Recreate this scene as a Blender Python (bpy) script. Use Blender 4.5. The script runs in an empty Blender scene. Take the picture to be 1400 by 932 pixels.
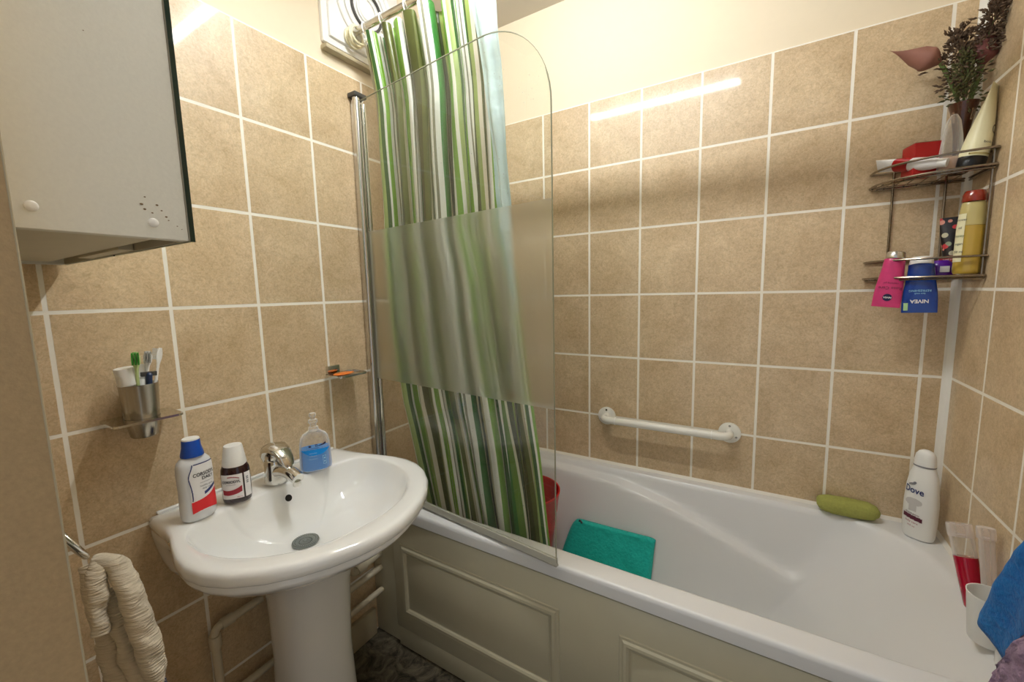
import bpy, bmesh, math, random
from math import sin, cos, pi, sqrt, radians, atan2
from mathutils import Vector, Matrix, noise as mnoise
random.seed(7)
SC = bpy.context.scene
COL = SC.collection

# ------------------------------------------------------------------ colours
def lin(c):
    return c / 12.92 if c <= .04045 else ((c + .055) / 1.055) ** 2.4
def rgb(r, g, b):
    return (lin(r / 255), lin(g / 255), lin(b / 255), 1)

# ------------------------------------------------------------------ materials
def new_mat(name):
    m = bpy.data.materials.new(name); m.use_nodes = True
    nt = m.node_tree; nt.nodes.clear()
    out = nt.nodes.new('ShaderNodeOutputMaterial')
    return m, nt, out
def N(nt, typ, **kw):
    n = nt.nodes.new(typ)
    for k, v in kw.items():
        if k.startswith('i_'):
            key = k[2:]
            n.inputs[int(key) if key.isdigit() else key.replace('_', ' ')].default_value = v
        else:
            setattr(n, k, v)
    return n
def M_(nt, op, a, b=None, c=None):
    n = nt.nodes.new('ShaderNodeMath'); n.operation = op
    for i, v in enumerate((a, b, c)):
        if v is None: continue
        if isinstance(v, (int, float)): n.inputs[i].default_value = v
        else: nt.links.new(v, n.inputs[i])
    return n.outputs[0]
def mix(nt, fac, a, b, blend='MIX'):
    n = nt.nodes.new('ShaderNodeMix'); n.data_type = 'RGBA'; n.blend_type = blend
    for i, v in ((0, fac), (6, a), (7, b)):
        if isinstance(v, (int, float, tuple)): n.inputs[i].default_value = v
        else: nt.links.new(v, n.inputs[i])
    return n.outputs[2]
def simple(name, col, rough=.5, metal=0., noise=0., nscale=40., bump=0., bscale=200., coat=0., trans=0., ior=1.45, emit=None, sheen=0., spec=.5, sss=0.):
    m, nt, out = new_mat(name)
    p = N(nt, 'ShaderNodeBsdfPrincipled')
    p.inputs['Base Color'].default_value = col
    p.inputs['Roughness'].default_value = rough
    p.inputs['Metallic'].default_value = metal
    p.inputs['Coat Weight'].default_value = coat
    p.inputs['Transmission Weight'].default_value = trans
    p.inputs['IOR'].default_value = ior
    p.inputs['Sheen Weight'].default_value = sheen
    p.inputs['Specular IOR Level'].default_value = spec
    tc = N(nt, 'ShaderNodeTexCoord')
    if noise:
        n = N(nt, 'ShaderNodeTexNoise', i_Scale=nscale, i_Detail=4.)
        nt.links.new(tc.outputs['Object'], n.inputs['Vector'])
        d = tuple(max(0, c * (1 - noise)) for c in col[:3]) + (1,)
        u = tuple(min(1, c * (1 + noise)) for c in col[:3]) + (1,)
        nt.links.new(mix(nt, n.outputs['Fac'], d, u), p.inputs['Base Color'])
    if bump:
        n = N(nt, 'ShaderNodeTexNoise', i_Scale=bscale, i_Detail=3.)
        nt.links.new(tc.outputs['Object'], n.inputs['Vector'])
        b = N(nt, 'ShaderNodeBump', i_Strength=bump, i_Distance=.002)
        nt.links.new(n.outputs['Fac'], b.inputs['Height'])
        nt.links.new(b.outputs['Normal'], p.inputs['Normal'])
    if emit:
        p.inputs['Emission Color'].default_value = emit[0]
        p.inputs['Emission Strength'].default_value = emit[1]
    nt.links.new(p.outputs[0], out.inputs[0])
    return m

TW, TH, TOP = .2053, .2535, 2.028
def tile_mat(name, axis, off):
    """glazed stone-look wall tiles with pale grout; axis 0 = runs along x, 1 = along y"""
    m, nt, out = new_mat(name)
    L = nt.links.new
    g = N(nt, 'ShaderNodeNewGeometry'); s = N(nt, 'ShaderNodeSeparateXYZ'); L(g.outputs['Position'], s.inputs[0])
    h = s.outputs[axis]; z = s.outputs[2]
    u = M_(nt, 'DIVIDE', M_(nt, 'SUBTRACT', h, off), TW)
    v = M_(nt, 'DIVIDE', M_(nt, 'SUBTRACT', z, TOP), TH)
    def edge(t, w):
        fr = M_(nt, 'SUBTRACT', t, M_(nt, 'FLOOR', t))
        return M_(nt, 'MULTIPLY', M_(nt, 'MINIMUM', fr, M_(nt, 'SUBTRACT', 1., fr)), w)
    wob = N(nt, 'ShaderNodeTexNoise', i_Scale=35., i_Detail=2.); L(g.outputs['Position'], wob.inputs['Vector'])
    d = M_(nt, 'MINIMUM', edge(u, TW), edge(v, TH))
    d = M_(nt, 'ADD', d, M_(nt, 'MULTIPLY', M_(nt, 'SUBTRACT', wob.outputs['Fac'], .5), .0016))
    mr = N(nt, 'ShaderNodeMapRange', interpolation_type='SMOOTHSTEP'); L(d, mr.inputs[0])
    mr.inputs[1].default_value = .0033; mr.inputs[2].default_value = .0047
    mask = mr.outputs[0]                                   # 0 grout, 1 tile
    cv = N(nt, 'ShaderNodeCombineXYZ'); L(M_(nt, 'FLOOR', u), cv.inputs[0]); L(M_(nt, 'FLOOR', v), cv.inputs[1])
    wn = N(nt, 'ShaderNodeTexWhiteNoise', noise_dimensions='3D'); L(cv.outputs[0], wn.inputs['Vector'])
    # stone figure: each tile its own piece of it
    vm = N(nt, 'ShaderNodeVectorMath', operation='MULTIPLY_ADD'); L(wn.outputs['Color'], vm.inputs[0])
    vm.inputs[1].default_value = (3, 3, 3); L(g.outputs['Position'], vm.inputs[2])
    n1 = N(nt, 'ShaderNodeTexNoise', i_Scale=9., i_Detail=6., i_Roughness=.6, i_Distortion=.6); L(vm.outputs[0], n1.inputs['Vector'])
    n2 = N(nt, 'ShaderNodeTexNoise', i_Scale=75., i_Detail=7., i_Roughness=.74, i_Distortion=.9); L(vm.outputs[0], n2.inputs['Vector'])
    n3 = N(nt, 'ShaderNodeTexNoise', i_Scale=210., i_Detail=3., i_Roughness=.7); L(vm.outputs[0], n3.inputs['Vector'])
    n4 = N(nt, 'ShaderNodeTexNoise', i_Scale=28., i_Detail=5., i_Roughness=.65, i_Distortion=3.2); L(vm.outputs[0], n4.inputs['Vector'])
    r = N(nt, 'ShaderNodeValToRGB'); L(n1.outputs['Fac'], r.inputs[0])
    e = r.color_ramp.elements; e[0].position = .3; e[0].color = rgb(202, 178, 142); e[1].position = .72; e[1].color = rgb(225, 204, 170)
    c = r.outputs[0]
    r2 = N(nt, 'ShaderNodeValToRGB'); L(n2.outputs['Fac'], r2.inputs[0])
    e = r2.color_ramp.elements; e[0].position = .34; e[0].color = (.66, .60, .52, 1); e[1].position = .56; e[1].color = (1.06, 1.05, 1.03, 1)
    c = mix(nt, .5, c, r2.outputs[0], 'MULTIPLY')
    r3 = N(nt, 'ShaderNodeValToRGB'); L(n4.outputs['Fac'], r3.inputs[0])
    e = r3.color_ramp.elements; e[0].position = .46; e[0].color = (1, 1, 1, 1); e[1].position = .5; e[1].color = (.80, .70, .58, 1)
    e2 = r3.color_ramp.elements.new(.54); e2.color = (1, 1, 1, 1)
    c = mix(nt, .55, c, r3.outputs[0], 'MULTIPLY')
    r4 = N(nt, 'ShaderNodeValToRGB'); L(n3.outputs['Fac'], r4.inputs[0])
    e = r4.color_ramp.elements; e[0].position = .35; e[0].color = (.86, .84, .8, 1); e[1].position = .65; e[1].color = (1.08, 1.08, 1.08, 1)
    c = mix(nt, .6, c, r4.outputs[0], 'MULTIPLY')
    br = M_(nt, 'MULTIPLY_ADD', wn.outputs['Value'], .09, .955)
    bc = N(nt, 'ShaderNodeCombineXYZ'); [L(br, bc.inputs[i]) for i in range(3)]
    c = mix(nt, 1., c, bc.outputs[0], 'MULTIPLY')
    gr = mix(nt, wob.outputs['Fac'], rgb(240, 234, 218), rgb(252, 248, 238))
    col = mix(nt, mask, gr, c)
    p = N(nt, 'ShaderNodeBsdfPrincipled'); L(col, p.inputs['Base Color'])
    L(M_(nt, 'MULTIPLY_ADD', mask, -.28, .7), p.inputs['Roughness'])
    L(M_(nt, 'MULTIPLY', mask, .3), p.inputs['Coat Weight']); p.inputs['Coat Roughness'].default_value = .06
    hgt = M_(nt, 'ADD', M_(nt, 'MULTIPLY', mask, 1.), M_(nt, 'MULTIPLY', n2.outputs['Fac'], .25))
    b = N(nt, 'ShaderNodeBump', i_Strength=.35, i_Distance=.0012); L(hgt, b.inputs['Height']); L(b.outputs[0], p.inputs['Normal'])
    L(p.outputs[0], out.inputs[0])
    return m

M = {}
M['tileA'] = tile_mat('tile_left', 1, -.8087)
M['tileB'] = tile_mat('tile_back', 0, .6095)
M['tileC'] = tile_mat('tile_right', 1, -.2108)
M['tileF'] = tile_mat('tile_front', 0, .05)
M['paint'] = simple('cream_wall_paint', rgb(232, 218, 192), .75, noise=.02, bump=.05, bscale=120)
M['ceil'] = simple('ceiling_paint', rgb(205, 198, 184), .85, noise=.03, nscale=8)
M['trim'] = simple('white_trim', rgb(238, 234, 224), .4)
M['seal'] = simple('white_sealant', rgb(236, 230, 218), .5)
M['ceramic'] = simple('white_ceramic', rgb(243, 243, 240), .08, coat=.6)
M['acrylic'] = simple('white_acrylic', rgb(230, 230, 229), .3, coat=.12)
M['panel'] = simple('cream_panel', rgb(196, 189, 162), .3, coat=.2, noise=.05, nscale=12)
M['chrome'] = simple('chrome', rgb(214, 212, 206), .1, 1., bump=.02)
M['brushed'] = simple('brushed_steel', rgb(178, 172, 160), .24, 1.)
M['wire'] = simple('tarnished_chrome_wire', rgb(150, 138, 122), .25, 1., noise=.35, nscale=60)
M['white'] = simple('white_plastic', rgb(240, 239, 234), .32)
M['white_enamel'] = simple('white_enamel', rgb(238, 236, 226), .25, coat=.3)
M['black'] = simple('black_plastic', rgb(18, 18, 20), .35)
M['darkgrey'] = simple('dark_cap', rgb(70, 68, 64), .4)
M['ivory'] = simple('ivory_plastic', rgb(232, 224, 190), .35)
M['rod'] = simple('rod_steel', rgb(200, 196, 188), .22, 1.)
M['alu'] = simple('silver_aluminium', rgb(206, 204, 200), .2, 1.)
M['cabinet'] = simple('cabinet_side_board', rgb(224, 223, 212), .5, noise=.05, nscale=260, bump=.06)
M['cabinet_under'] = simple('cabinet_underside', rgb(204, 196, 172), .5, noise=.06, nscale=30)
M['mirror'] = simple('mirror_glass', rgb(225, 232, 228), .02, 1.)
M['mirror_edge'] = simple('green_glass_edge', rgb(20, 42, 34), .1)
M['stain'] = simple('brown_stain', rgb(120, 98, 66), .6)
M['pipe'] = simple('painted_pipe', rgb(206, 196, 172), .4, noise=.1, nscale=30)
M['skirt'] = simple('old_skirting', rgb(176, 164, 136), .5, noise=.12, nscale=20)
M['dark'] = simple('dark_hole', rgb(14, 13, 12), .6)
M['bluecap'] = simple('blue_cap', rgb(14, 74, 172), .3, coat=.2)
M['brown_liq'] = simple('dark_red_bottle', rgb(44, 10, 14), .12, coat=.6)
M['label'] = simple('white_label', rgb(238, 236, 234), .4)
M['ltgrey'] = simple('white_grey_bottle', rgb(222, 224, 226), .3, coat=.2)
M['labelred'] = simple('label_red', rgb(222, 36, 40), .35)
M['labelmaroon'] = simple('label_maroon', rgb(160, 34, 50), .4)
M['labelblue'] = simple('label_blue', rgb(44, 56, 110), .4)
M['ink'] = simple('label_ink', rgb(38, 34, 40), .5)
M['inkgrey'] = simple('label_grey_ink', rgb(128, 128, 132), .5)
M['bluegel'] = simple('blue_soap_gel', rgb(6, 142, 232), .12)
M['navy'] = simple('navy_print', rgb(26, 22, 66), .4)
M['cyan_print'] = simple('pale_blue_print', rgb(150, 210, 240), .4)
M['amber'] = simple('orange_soap', rgb(224, 120, 44), .35)
M['red'] = simple('red_plastic', rgb(196, 8, 16), .3, coat=.2)
M['redbox'] = simple('red_carton', rgb(168, 16, 22), .35)
M['sponge'] = simple('olive_green_sponge', rgb(164, 166, 86), .85, noise=.2, nscale=160, bump=.8, bscale=420)
M['pink'] = simple('pink_tube', rgb(204, 58, 116), .3, noise=.25, nscale=55)
M['bluetube'] = simple('blue_tube', rgb(8, 58, 142), .14, coat=.6)
M['purple'] = simple('purple_plastic', rgb(86, 20, 150), .2, coat=.4)
M['yellow'] = simple('yellow_gold_liquid', rgb(190, 158, 62), .16, coat=.5)
M['paleclear'] = simple('pale_bottle_neck', rgb(196, 180, 116), .16, coat=.5)
M['copper'] = simple('red_brown_cap', rgb(140, 36, 14), .14, coat=.8)
M['creamtube'] = simple('cream_tube', rgb(236, 230, 190), .35)
M['brownglass'] = simple('brown_vase_glass', rgb(92, 48, 34), .06, trans=.3, coat=.6)
M['stem'] = simple('green_stem', rgb(92, 112, 52), .5, noise=.1)
M['calla'] = simple('dusky_pink_petal', rgb(150, 104, 90), .5, noise=.16, nscale=45)
M['calladark'] = simple('dark_pink_petal', rgb(112, 60, 54), .5, noise=.2, nscale=60)
M['sprig'] = simple('dried_brown_sprig', rgb(92, 72, 54), .8, noise=.3, nscale=90)
M['sprigg'] = simple('green_brown_sprig', rgb(84, 84, 48), .8, noise=.3, nscale=90)
M['green'] = simple('green_bristles', rgb(60, 150, 50), .6)
M['magenta_liq'] = simple('crimson_liquid', rgb(176, 6, 44), .1, coat=.5)
M['hookwhite'] = simple('white_hook', rgb(250, 250, 248), .3)

def clear_plastic(name, tint, transp=.7, rough=.08):
    m, nt, out = new_mat(name)
    t = N(nt, 'ShaderNodeBsdfTransparent'); t.inputs[0].default_value = tint
    p = N(nt, 'ShaderNodeBsdfPrincipled'); p.inputs['Base Color'].default_value = tint; p.inputs['Roughness'].default_value = rough
    f = N(nt, 'ShaderNodeLayerWeight', i_Blend=.35)
    mx = N(nt, 'ShaderNodeMixShader')
    nt.links.new(M_(nt, 'MULTIPLY_ADD', f.outputs['Facing'], transp, 1 - transp), mx.inputs[0])
    nt.links.new(t.outputs[0], mx.inputs[1]); nt.links.new(p.outputs[0], mx.inputs[2]); nt.links.new(mx.outputs[0], out.inputs[0])
    return m
M['clear'] = clear_plastic('clear_plastic', (.97, .97, .96, 1), .93)
M['clearpink'] = clear_plastic('clear_pinkish_plastic', (.93, .88, .85, 1), .78)

def thin_glass(name, frosted):
    m, nt, out = new_mat(name); L = nt.links.new
    tr = N(nt, 'ShaderNodeBsdfTransparent'); tr.inputs[0].default_value = (.93, .95, .92, 1)
    gl = N(nt, 'ShaderNodeBsdfGlossy', i_Roughness=.02); gl.inputs[0].default_value = (1, 1, 1, 1)
    gg = N(nt, 'ShaderNodeNewGeometry'); dt = N(nt, 'ShaderNodeVectorMath', operation='DOT_PRODUCT'); L(gg.outputs['Normal'], dt.inputs[0]); L(gg.outputs['Incoming'], dt.inputs[1])
    sch = M_(nt, 'MULTIPLY_ADD', M_(nt, 'POWER', M_(nt, 'SUBTRACT', 1., M_(nt, 'ABSOLUTE', dt.outputs['Value'])), 5.), .9, .055)
    body = tr.outputs[0]
    tc = N(nt, 'ShaderNodeNewGeometry')
    if frosted:
        rf = N(nt, 'ShaderNodeBsdfRefraction', i_Roughness=.6, i_IOR=1.16); rf.inputs[0].default_value = (.95, .97, .93, 1)
        df = N(nt, 'ShaderNodeBsdfDiffuse'); df.inputs[0].default_value = (.62, .63, .54, 1)
        tl = N(nt, 'ShaderNodeBsdfTranslucent'); tl.inputs[0].default_value = (.7, .72, .64, 1)
        a = N(nt, 'ShaderNodeMixShader', i_0=.72); L(tr.outputs[0], a.inputs[1]); L(rf.outputs[0], a.inputs[2])
        b = N(nt, 'ShaderNodeMixShader', i_0=.35); L(df.outputs[0], b.inputs[1]); L(tl.outputs[0], b.inputs[2])
        c = N(nt, 'ShaderNodeMixShader', i_0=.17); L(a.outputs[0], c.inputs[1]); L(b.outputs[0], c.inputs[2])
        body = c.outputs[0]
    else:
        # faint limescale and water spots dried on the pane
        n = N(nt, 'ShaderNodeTexVoronoi', i_Scale=75.); L(tc.outputs['Position'], n.inputs['Vector'])
        n2 = N(nt, 'ShaderNodeTexNoise', i_Scale=7., i_Detail=3.); L(tc.outputs['Position'], n2.inputs['Vector'])
        spot = M_(nt, 'LESS_THAN', n.outputs['Distance'], .13)
        k = M_(nt, 'MULTIPLY', spot, M_(nt, 'MULTIPLY', M_(nt, 'GREATER_THAN', n2.outputs['Fac'], .52), .22))
        k = M_(nt, 'ADD', k, .035)
        df = N(nt, 'ShaderNodeBsdfDiffuse'); df.inputs[0].default_value = (.85, .86, .82, 1)
        a = N(nt, 'ShaderNodeMixShader'); L(k, a.inputs[0]); L(tr.outputs[0], a.inputs[1]); L(df.outputs[0], a.inputs[2])
        body = a.outputs[0]
    mx = N(nt, 'ShaderNodeMixShader'); L(sch, mx.inputs[0]); L(body, mx.inputs[1]); L(gl.outputs[0], mx.inputs[2])
    L(mx.outputs[0], out.inputs[0])
    return m
M['glass'] = thin_glass('clear_screen_glass', False)
M['frost'] = thin_glass('frosted_screen_glass', True)
M['glass_edge'] = simple('glass_edge', rgb(150, 152, 130), .2)
M['sealstrip'] = simple('clear_rubber_seal', rgb(206, 204, 190), .2, trans=.25, coat=.3)

def curtain_mat():
    m, nt, out = new_mat('striped_curtain'); L = nt.links.new
    uv = N(nt, 'ShaderNodeUVMap'); s = N(nt, 'ShaderNodeSeparateXYZ'); L(uv.outputs[0], s.inputs[0])
    fr = M_(nt, 'FRACT', s.outputs[0])
    r = N(nt, 'ShaderNodeValToRGB'); L(fr, r.inputs[0]); r.color_ramp.interpolation = 'CONSTANT'
    seq = [(2.0, (216, 208, 190)), (3.2, (78, 84, 38)), (2.6, (104, 112, 56)), (1.4, (196, 190, 160)), (2.2, (246, 246, 238)),
           (2.8, (120, 168, 60)), (1.8, (244, 244, 232)), (2.6, (170, 190, 120)), (2.4, (58, 100, 44)), (1.4, (250, 250, 246)),
           (3.4, (130, 180, 62)), (2.2, (250, 250, 246)), (.9, (140, 140, 118)), (1.4, (240, 240, 232)), (3.0, (62, 124, 56)),
           (2.6, (112, 150, 64)), (1.2, (232, 232, 210)), (2.8, (66, 78, 42)), (2.2, (140, 158, 84))]
    tot = sum(w for w, _ in seq); acc = 0
    els = r.color_ramp.elements
    while len(els) > 1: els.remove(els[-1])
    for i, (w, c) in enumerate(seq):
        e = els[0] if i == 0 else els.new(acc / tot)
        e.position = acc / tot; e.color = rgb(*c); acc += w
    g = N(nt, 'ShaderNodeNewGeometry')
    n = N(nt, 'ShaderNodeTexNoise', i_Scale=5., i_Detail=4.); L(g.outputs['Position'], n.inputs['Vector'])
    n2 = N(nt, 'ShaderNodeTexNoise', i_Scale=90., i_Detail=3.); L(g.outputs['Position'], n2.inputs['Vector'])
    p = N(nt, 'ShaderNodeBsdfPrincipled', i_Roughness=.3); L(r.outputs[0], p.inputs['Base Color']); p.inputs['Coat Weight'].default_value = .25
    b = N(nt, 'ShaderNodeBump', i_Strength=.3, i_Distance=.002); L(n2.outputs['Fac'], b.inputs['Height'])
    b2 = N(nt, 'ShaderNodeBump', i_Strength=.4, i_Distance=.03); L(n.outputs['Fac'], b2.inputs['Height']); L(b.outputs[0], b2.inputs['Normal']); L(b2.outputs[0], p.inputs['Normal'])
    t = N(nt, 'ShaderNodeBsdfTranslucent'); L(r.outputs[0], t.inputs[0])
    mx = N(nt, 'ShaderNodeMixShader', i_0=.3); L(p.outputs[0], mx.inputs[1]); L(t.outputs[0], mx.inputs[2]); L(mx.outputs[0], out.inputs[0])
    return m
M['curtain'] = curtain_mat()
def lining_mat():
    m, nt, out = new_mat('pale_blue_lining'); L = nt.links.new
    p = N(nt, 'ShaderNodeBsdfPrincipled', i_Roughness=.22); p.inputs['Base Color'].default_value = rgb(216, 236, 238); p.inputs['Coat Weight'].default_value = .4
    t = N(nt, 'ShaderNodeBsdfTranslucent'); t.inputs[0].default_value = rgb(190, 214, 214)
    g = N(nt, 'ShaderNodeNewGeometry'); n = N(nt, 'ShaderNodeTexNoise', i_Scale=14., i_Detail=4.); L(g.outputs['Position'], n.inputs['Vector'])
    b = N(nt, 'ShaderNodeBump', i_Strength=.6, i_Distance=.02); L(n.outputs['Fac'], b.inputs['Height']); L(b.outputs[0], p.inputs['Normal'])
    mx = N(nt, 'ShaderNodeMixShader', i_0=.3); L(p.outputs[0], mx.inputs[1]); L(t.outputs[0], mx.inputs[2]); L(mx.outputs[0], out.inputs[0])
    return m
M['lining'] = lining_mat()

def cloth_mat(name, c1, c2, scale=140., bump=.8, stretch=(1, 1, 1), dist=.004):
    m, nt, out = new_mat(name); L = nt.links.new
    tc = N(nt, 'ShaderNodeTexCoord'); mp = N(nt, 'ShaderNodeMapping'); mp.inputs['Scale'].default_value = stretch; L(tc.outputs['Object'], mp.inputs[0])
    n = N(nt, 'ShaderNodeTexNoise', i_Scale=scale, i_Detail=4.); L(mp.outputs[0], n.inputs['Vector'])
    n2 = N(nt, 'ShaderNodeTexNoise', i_Scale=scale / 8, i_Detail=3.); L(tc.outputs['Object'], n2.inputs['Vector'])
    c = mix(nt, n.outputs['Fac'], c1, c2); c = mix(nt, .35, c, mix(nt, n2.outputs['Fac'], c1, c2))
    p = N(nt, 'ShaderNodeBsdfPrincipled', i_Roughness=.95); L(c, p.inputs['Base Color']); p.inputs['Sheen Weight'].default_value = .08
    b = N(nt, 'ShaderNodeBump', i_Strength=bump, i_Distance=dist); L(n.outputs['Fac'], b.inputs['Height']); L(b.outputs[0], p.inputs['Normal'])
    L(p.outputs[0], out.inputs[0])
    return m
M['teal'] = cloth_mat('teal_terry', rgb(0, 150, 138), rgb(44, 218, 202), 110.)
M['blue_towel'] = cloth_mat('blue_terry', rgb(0, 50, 136), rgb(0, 134, 206), 120.)
M['purple_towel'] = cloth_mat('mauve_fluffy_terry', rgb(112, 82, 116), rgb(204, 174, 196), 150., 1.)
M['beige_towel'] = cloth_mat('beige_ribbed_terry', rgb(168, 156, 134), rgb(222, 212, 192), 120., 1., (.3, .3, 2.6))
def floor_mat():
    m, nt, out = new_mat('dark_marbled_vinyl'); L = nt.links.new
    g = N(nt, 'ShaderNodeNewGeometry')
    n = N(nt, 'ShaderNodeTexNoise', i_Scale=16., i_Detail=8., i_Roughness=.7, i_Distortion=1.2); L(g.outputs['Position'], n.inputs['Vector'])
    r = N(nt, 'ShaderNodeValToRGB'); L(n.outputs['Fac'], r.inputs[0])
    e = r.color_ramp.elements; e[0].position = .4; e[0].color = rgb(34, 29, 20); e[1].position = .66; e[1].color = rgb(122, 112, 92)
    p = N(nt, 'ShaderNodeBsdfPrincipled', i_Roughness=.45); L(r.outputs[0], p.inputs['Base Color']); L(p.outputs[0], out.inputs[0])
    return m
M['floor'] = floor_mat()
def basket_mat():
    m, nt, out = new_mat('red_perforated_plastic'); L = nt.links.new
    tc = N(nt, 'ShaderNodeTexCoord'); v = N(nt, 'ShaderNodeTexVoronoi', i_Scale=90.); v.inputs['Randomness'].default_value = .15; L(tc.outputs['Object'], v.inputs['Vector'])
    p = N(nt, 'ShaderNodeBsdfPrincipled', i_Roughness=.3); L(mix(nt, M_(nt, 'LESS_THAN', v.outputs['Distance'], .28), rgb(200, 10, 18), rgb(110, 6, 10)), p.inputs['Base Color'])
    L(p.outputs[0], out.inputs[0]); return m
M['basket'] = basket_mat()
def floral_mat():
    m, nt, out = new_mat('dark_floral_print'); L = nt.links.new
    tc = N(nt, 'ShaderNodeTexCoord'); v = N(nt, 'ShaderNodeTexVoronoi', i_Scale=62.); L(tc.outputs['Object'], v.inputs['Vector'])
    s = N(nt, 'ShaderNodeSeparateXYZ'); L(v.outputs['Color'], s.inputs[0])
    r = N(nt, 'ShaderNodeValToRGB'); L(s.outputs[0], r.inputs[0]); r.color_ramp.interpolation = 'CONSTANT'
    e = r.color_ramp.elements; e[0].color = rgb(206, 60, 66); e[1].position = .25; e[1].color = rgb(150, 160, 130)
    for q, c in ((.45, (226, 150, 130)), (.6, (36, 28, 30)), (.85, (196, 190, 160))):
        x = e.new(q); x.color = rgb(*c)
    c = mix(nt, M_(nt, 'LESS_THAN', v.outputs['Distance'], .42), rgb(30, 24, 28), r.outputs[0])
    p = N(nt, 'ShaderNodeBsdfPrincipled', i_Roughness=.3); L(c, p.inputs['Base Color']); L(p.outputs[0], out.inputs[0]); return m
M['floral'] = floral_mat()

# ------------------------------------------------------------------ object helpers
def thing(name, label, cat, loc=(0, 0, 0), group=None):
    o = bpy.data.objects.new(name, None); COL.objects.link(o); o.location = loc; o.empty_display_size = .05
    o['label'] = label; o['category'] = cat
    if group: o['group'] = group
    return o
def tag(o, label, cat, group=None):
    o['label'] = label; o['category'] = cat
    if group: o['group'] = group
    return o
def origin(parent):
    v = Vector((0, 0, 0)); p = parent
    while p is not None: v += Vector(p.location); p = p.parent
    return v
class MB:
    def __init__(s): s.v = []; s.f = []; s.uv = None
    def add(s, vs, fs):
        k = len(s.v); s.v += [Vector(v) for v in vs]; s.f += [tuple(i + k for i in f) for f in fs]; return s
    def rings(s, rings, closed=True, cap0=True, cap1=True):
        k = len(s.v); n = len(rings[0])
        for r in rings: s.v += [Vector(q) for q in r]
        for a in range(len(rings) - 1):
            for i in range(n if closed else n - 1):
                j = (i + 1) % n
                s.f.append((k + a * n + i, k + a * n + j, k + (a + 1) * n + j, k + (a + 1) * n + i))
        if cap0: s.f.append(tuple(k + i for i in reversed(range(n))))
        if cap1: s.f.append(tuple(k + (len(rings) - 1) * n + i for i in range(n)))
        return s
    def box(s, a, b, bev=0.):
        bm = bmesh.new(); bmesh.ops.create_cube(bm, size=1)
        c = [(a[i] + b[i]) / 2 for i in range(3)]; d = [abs(b[i] - a[i]) for i in range(3)]
        for v in bm.verts: v.co = Vector((c[0] + v.co.x * d[0], c[1] + v.co.y * d[1], c[2] + v.co.z * d[2]))
        if bev: bmesh.ops.bevel(bm, geom=bm.edges[:], offset=bev, segments=2, affect='EDGES', profile=.5)
        bm.verts.index_update(); s.add([v.co.copy() for v in bm.verts], [[v.index for v in f.verts] for f in bm.faces]); bm.free(); return s
    def lathe(s, prof, c=(0, 0, 0), seg=32, sx=1., sy=1., rot=0., pw=2.):
        rs = []
        for r, z in prof:
            ring = []
            for i in range(seg):
                t = 2 * pi * i / seg
                cx = math.copysign(abs(cos(t)) ** (2 / pw), cos(t)) * sx * r; cy = math.copysign(abs(sin(t)) ** (2 / pw), sin(t)) * sy * r
                ring.append((c[0] + cx * cos(rot) - cy * sin(rot), c[1] + cx * sin(rot) + cy * cos(rot), c[2] + z))
            rs.append(ring)
        return s.rings(rs)
    def tube(s, pts, r, seg=10, closed=False, cap=True):
        pts = [Vector(p) for p in pts]; n = len(pts); rad = r if isinstance(r, (list, tuple)) else [r] * n
        tang = []
        for i in range(n):
            a = pts[(i - 1) % n] if (closed or i > 0) else pts[i]; b = pts[(i + 1) % n] if (closed or i < n - 1) else pts[i]
            tang.append((b - a).normalized())
        up = Vector((0, 0, 1)) if abs(tang[0].z) < .9 else Vector((1, 0, 0))
        nrm = (up - tang[0] * up.dot(tang[0])).normalized(); rs = []
        for i in range(n):
            nrm = (nrm - tang[i] * nrm.dot(tang[i])).normalized(); b = tang[i].cross(nrm)
            rs.append([pts[i] + (nrm * cos(2 * pi * k / seg) + b * sin(2 * pi * k / seg)) * rad[i] for k in range(seg)])
        if closed:
            k = len(s.v)
            for q in rs: s.v += q
            for a in range(n):
                for i in range(seg):
                    j = (i + 1) % seg; a2 = (a + 1) % n
                    s.f.append((k + a * seg + i, k + a * seg + j, k + a2 * seg + j, k + a2 * seg + i))
            return s
        return s.rings(rs, True, cap, cap)
    def xf(s, mat, start=0):
        for i in range(start, len(s.v)): s.v[i] = mat @ s.v[i]
        return s
    def build(s, name, mat, parent=None, smooth=True, angle=35, mats=None, midx=None):
        me = bpy.data.meshes.new(name); o0 = origin(parent)
        me.from_pydata([tuple(v - o0) for v in s.v], [], s.f); me.validate(); me.update()
        bm = bmesh.new(); bm.from_mesh(me); bmesh.ops.recalc_face_normals(bm, faces=bm.faces[:]) if s.uv is None and not getattr(s, 'keep', False) else None; bm.to_mesh(me); bm.free()
        if mat: me.materials.append(M[mat])
        if mats:
            for q in mats: me.materials.append(M[q])
        if midx:
            for p, i in zip(me.polygons, midx): p.material_index = i
        if s.uv:
            l = me.uv_layers.new(name='UVMap')
            for lp in me.loops: l.data[lp.index].uv = s.uv[lp.vertex_index]
        if smooth:
            me.polygons.foreach_set('use_smooth', [True] * len(me.polygons)); me.set_sharp_from_angle(angle=radians(angle))
        o = bpy.data.objects.new(name, me); COL.objects.link(o)
        if parent: o.parent = parent
        else:
            # give a lone mesh its origin at its own base
            c = sum((v for v in s.v), Vector()) / len(s.v); c.z = min(v.z for v in s.v)
            me.transform(Matrix.Translation(-c)); o.location = c
        return o
def struct(o): o['kind'] = 'structure'; return o
def rot_about(p, axis, ang):
    p = Vector(p); return Matrix.Translation(p) @ Matrix.Rotation(ang, 4, axis) @ Matrix.Translation(-p)
def lean(p, d):
    """rotation taking +z at p into direction d"""
    p = Vector(p); q = Vector((0, 0, 1)).rotation_difference(Vector(d).normalized())
    return Matrix.Translation(p) @ q.to_matrix().to_4x4() @ Matrix.Translation(-p)
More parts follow.
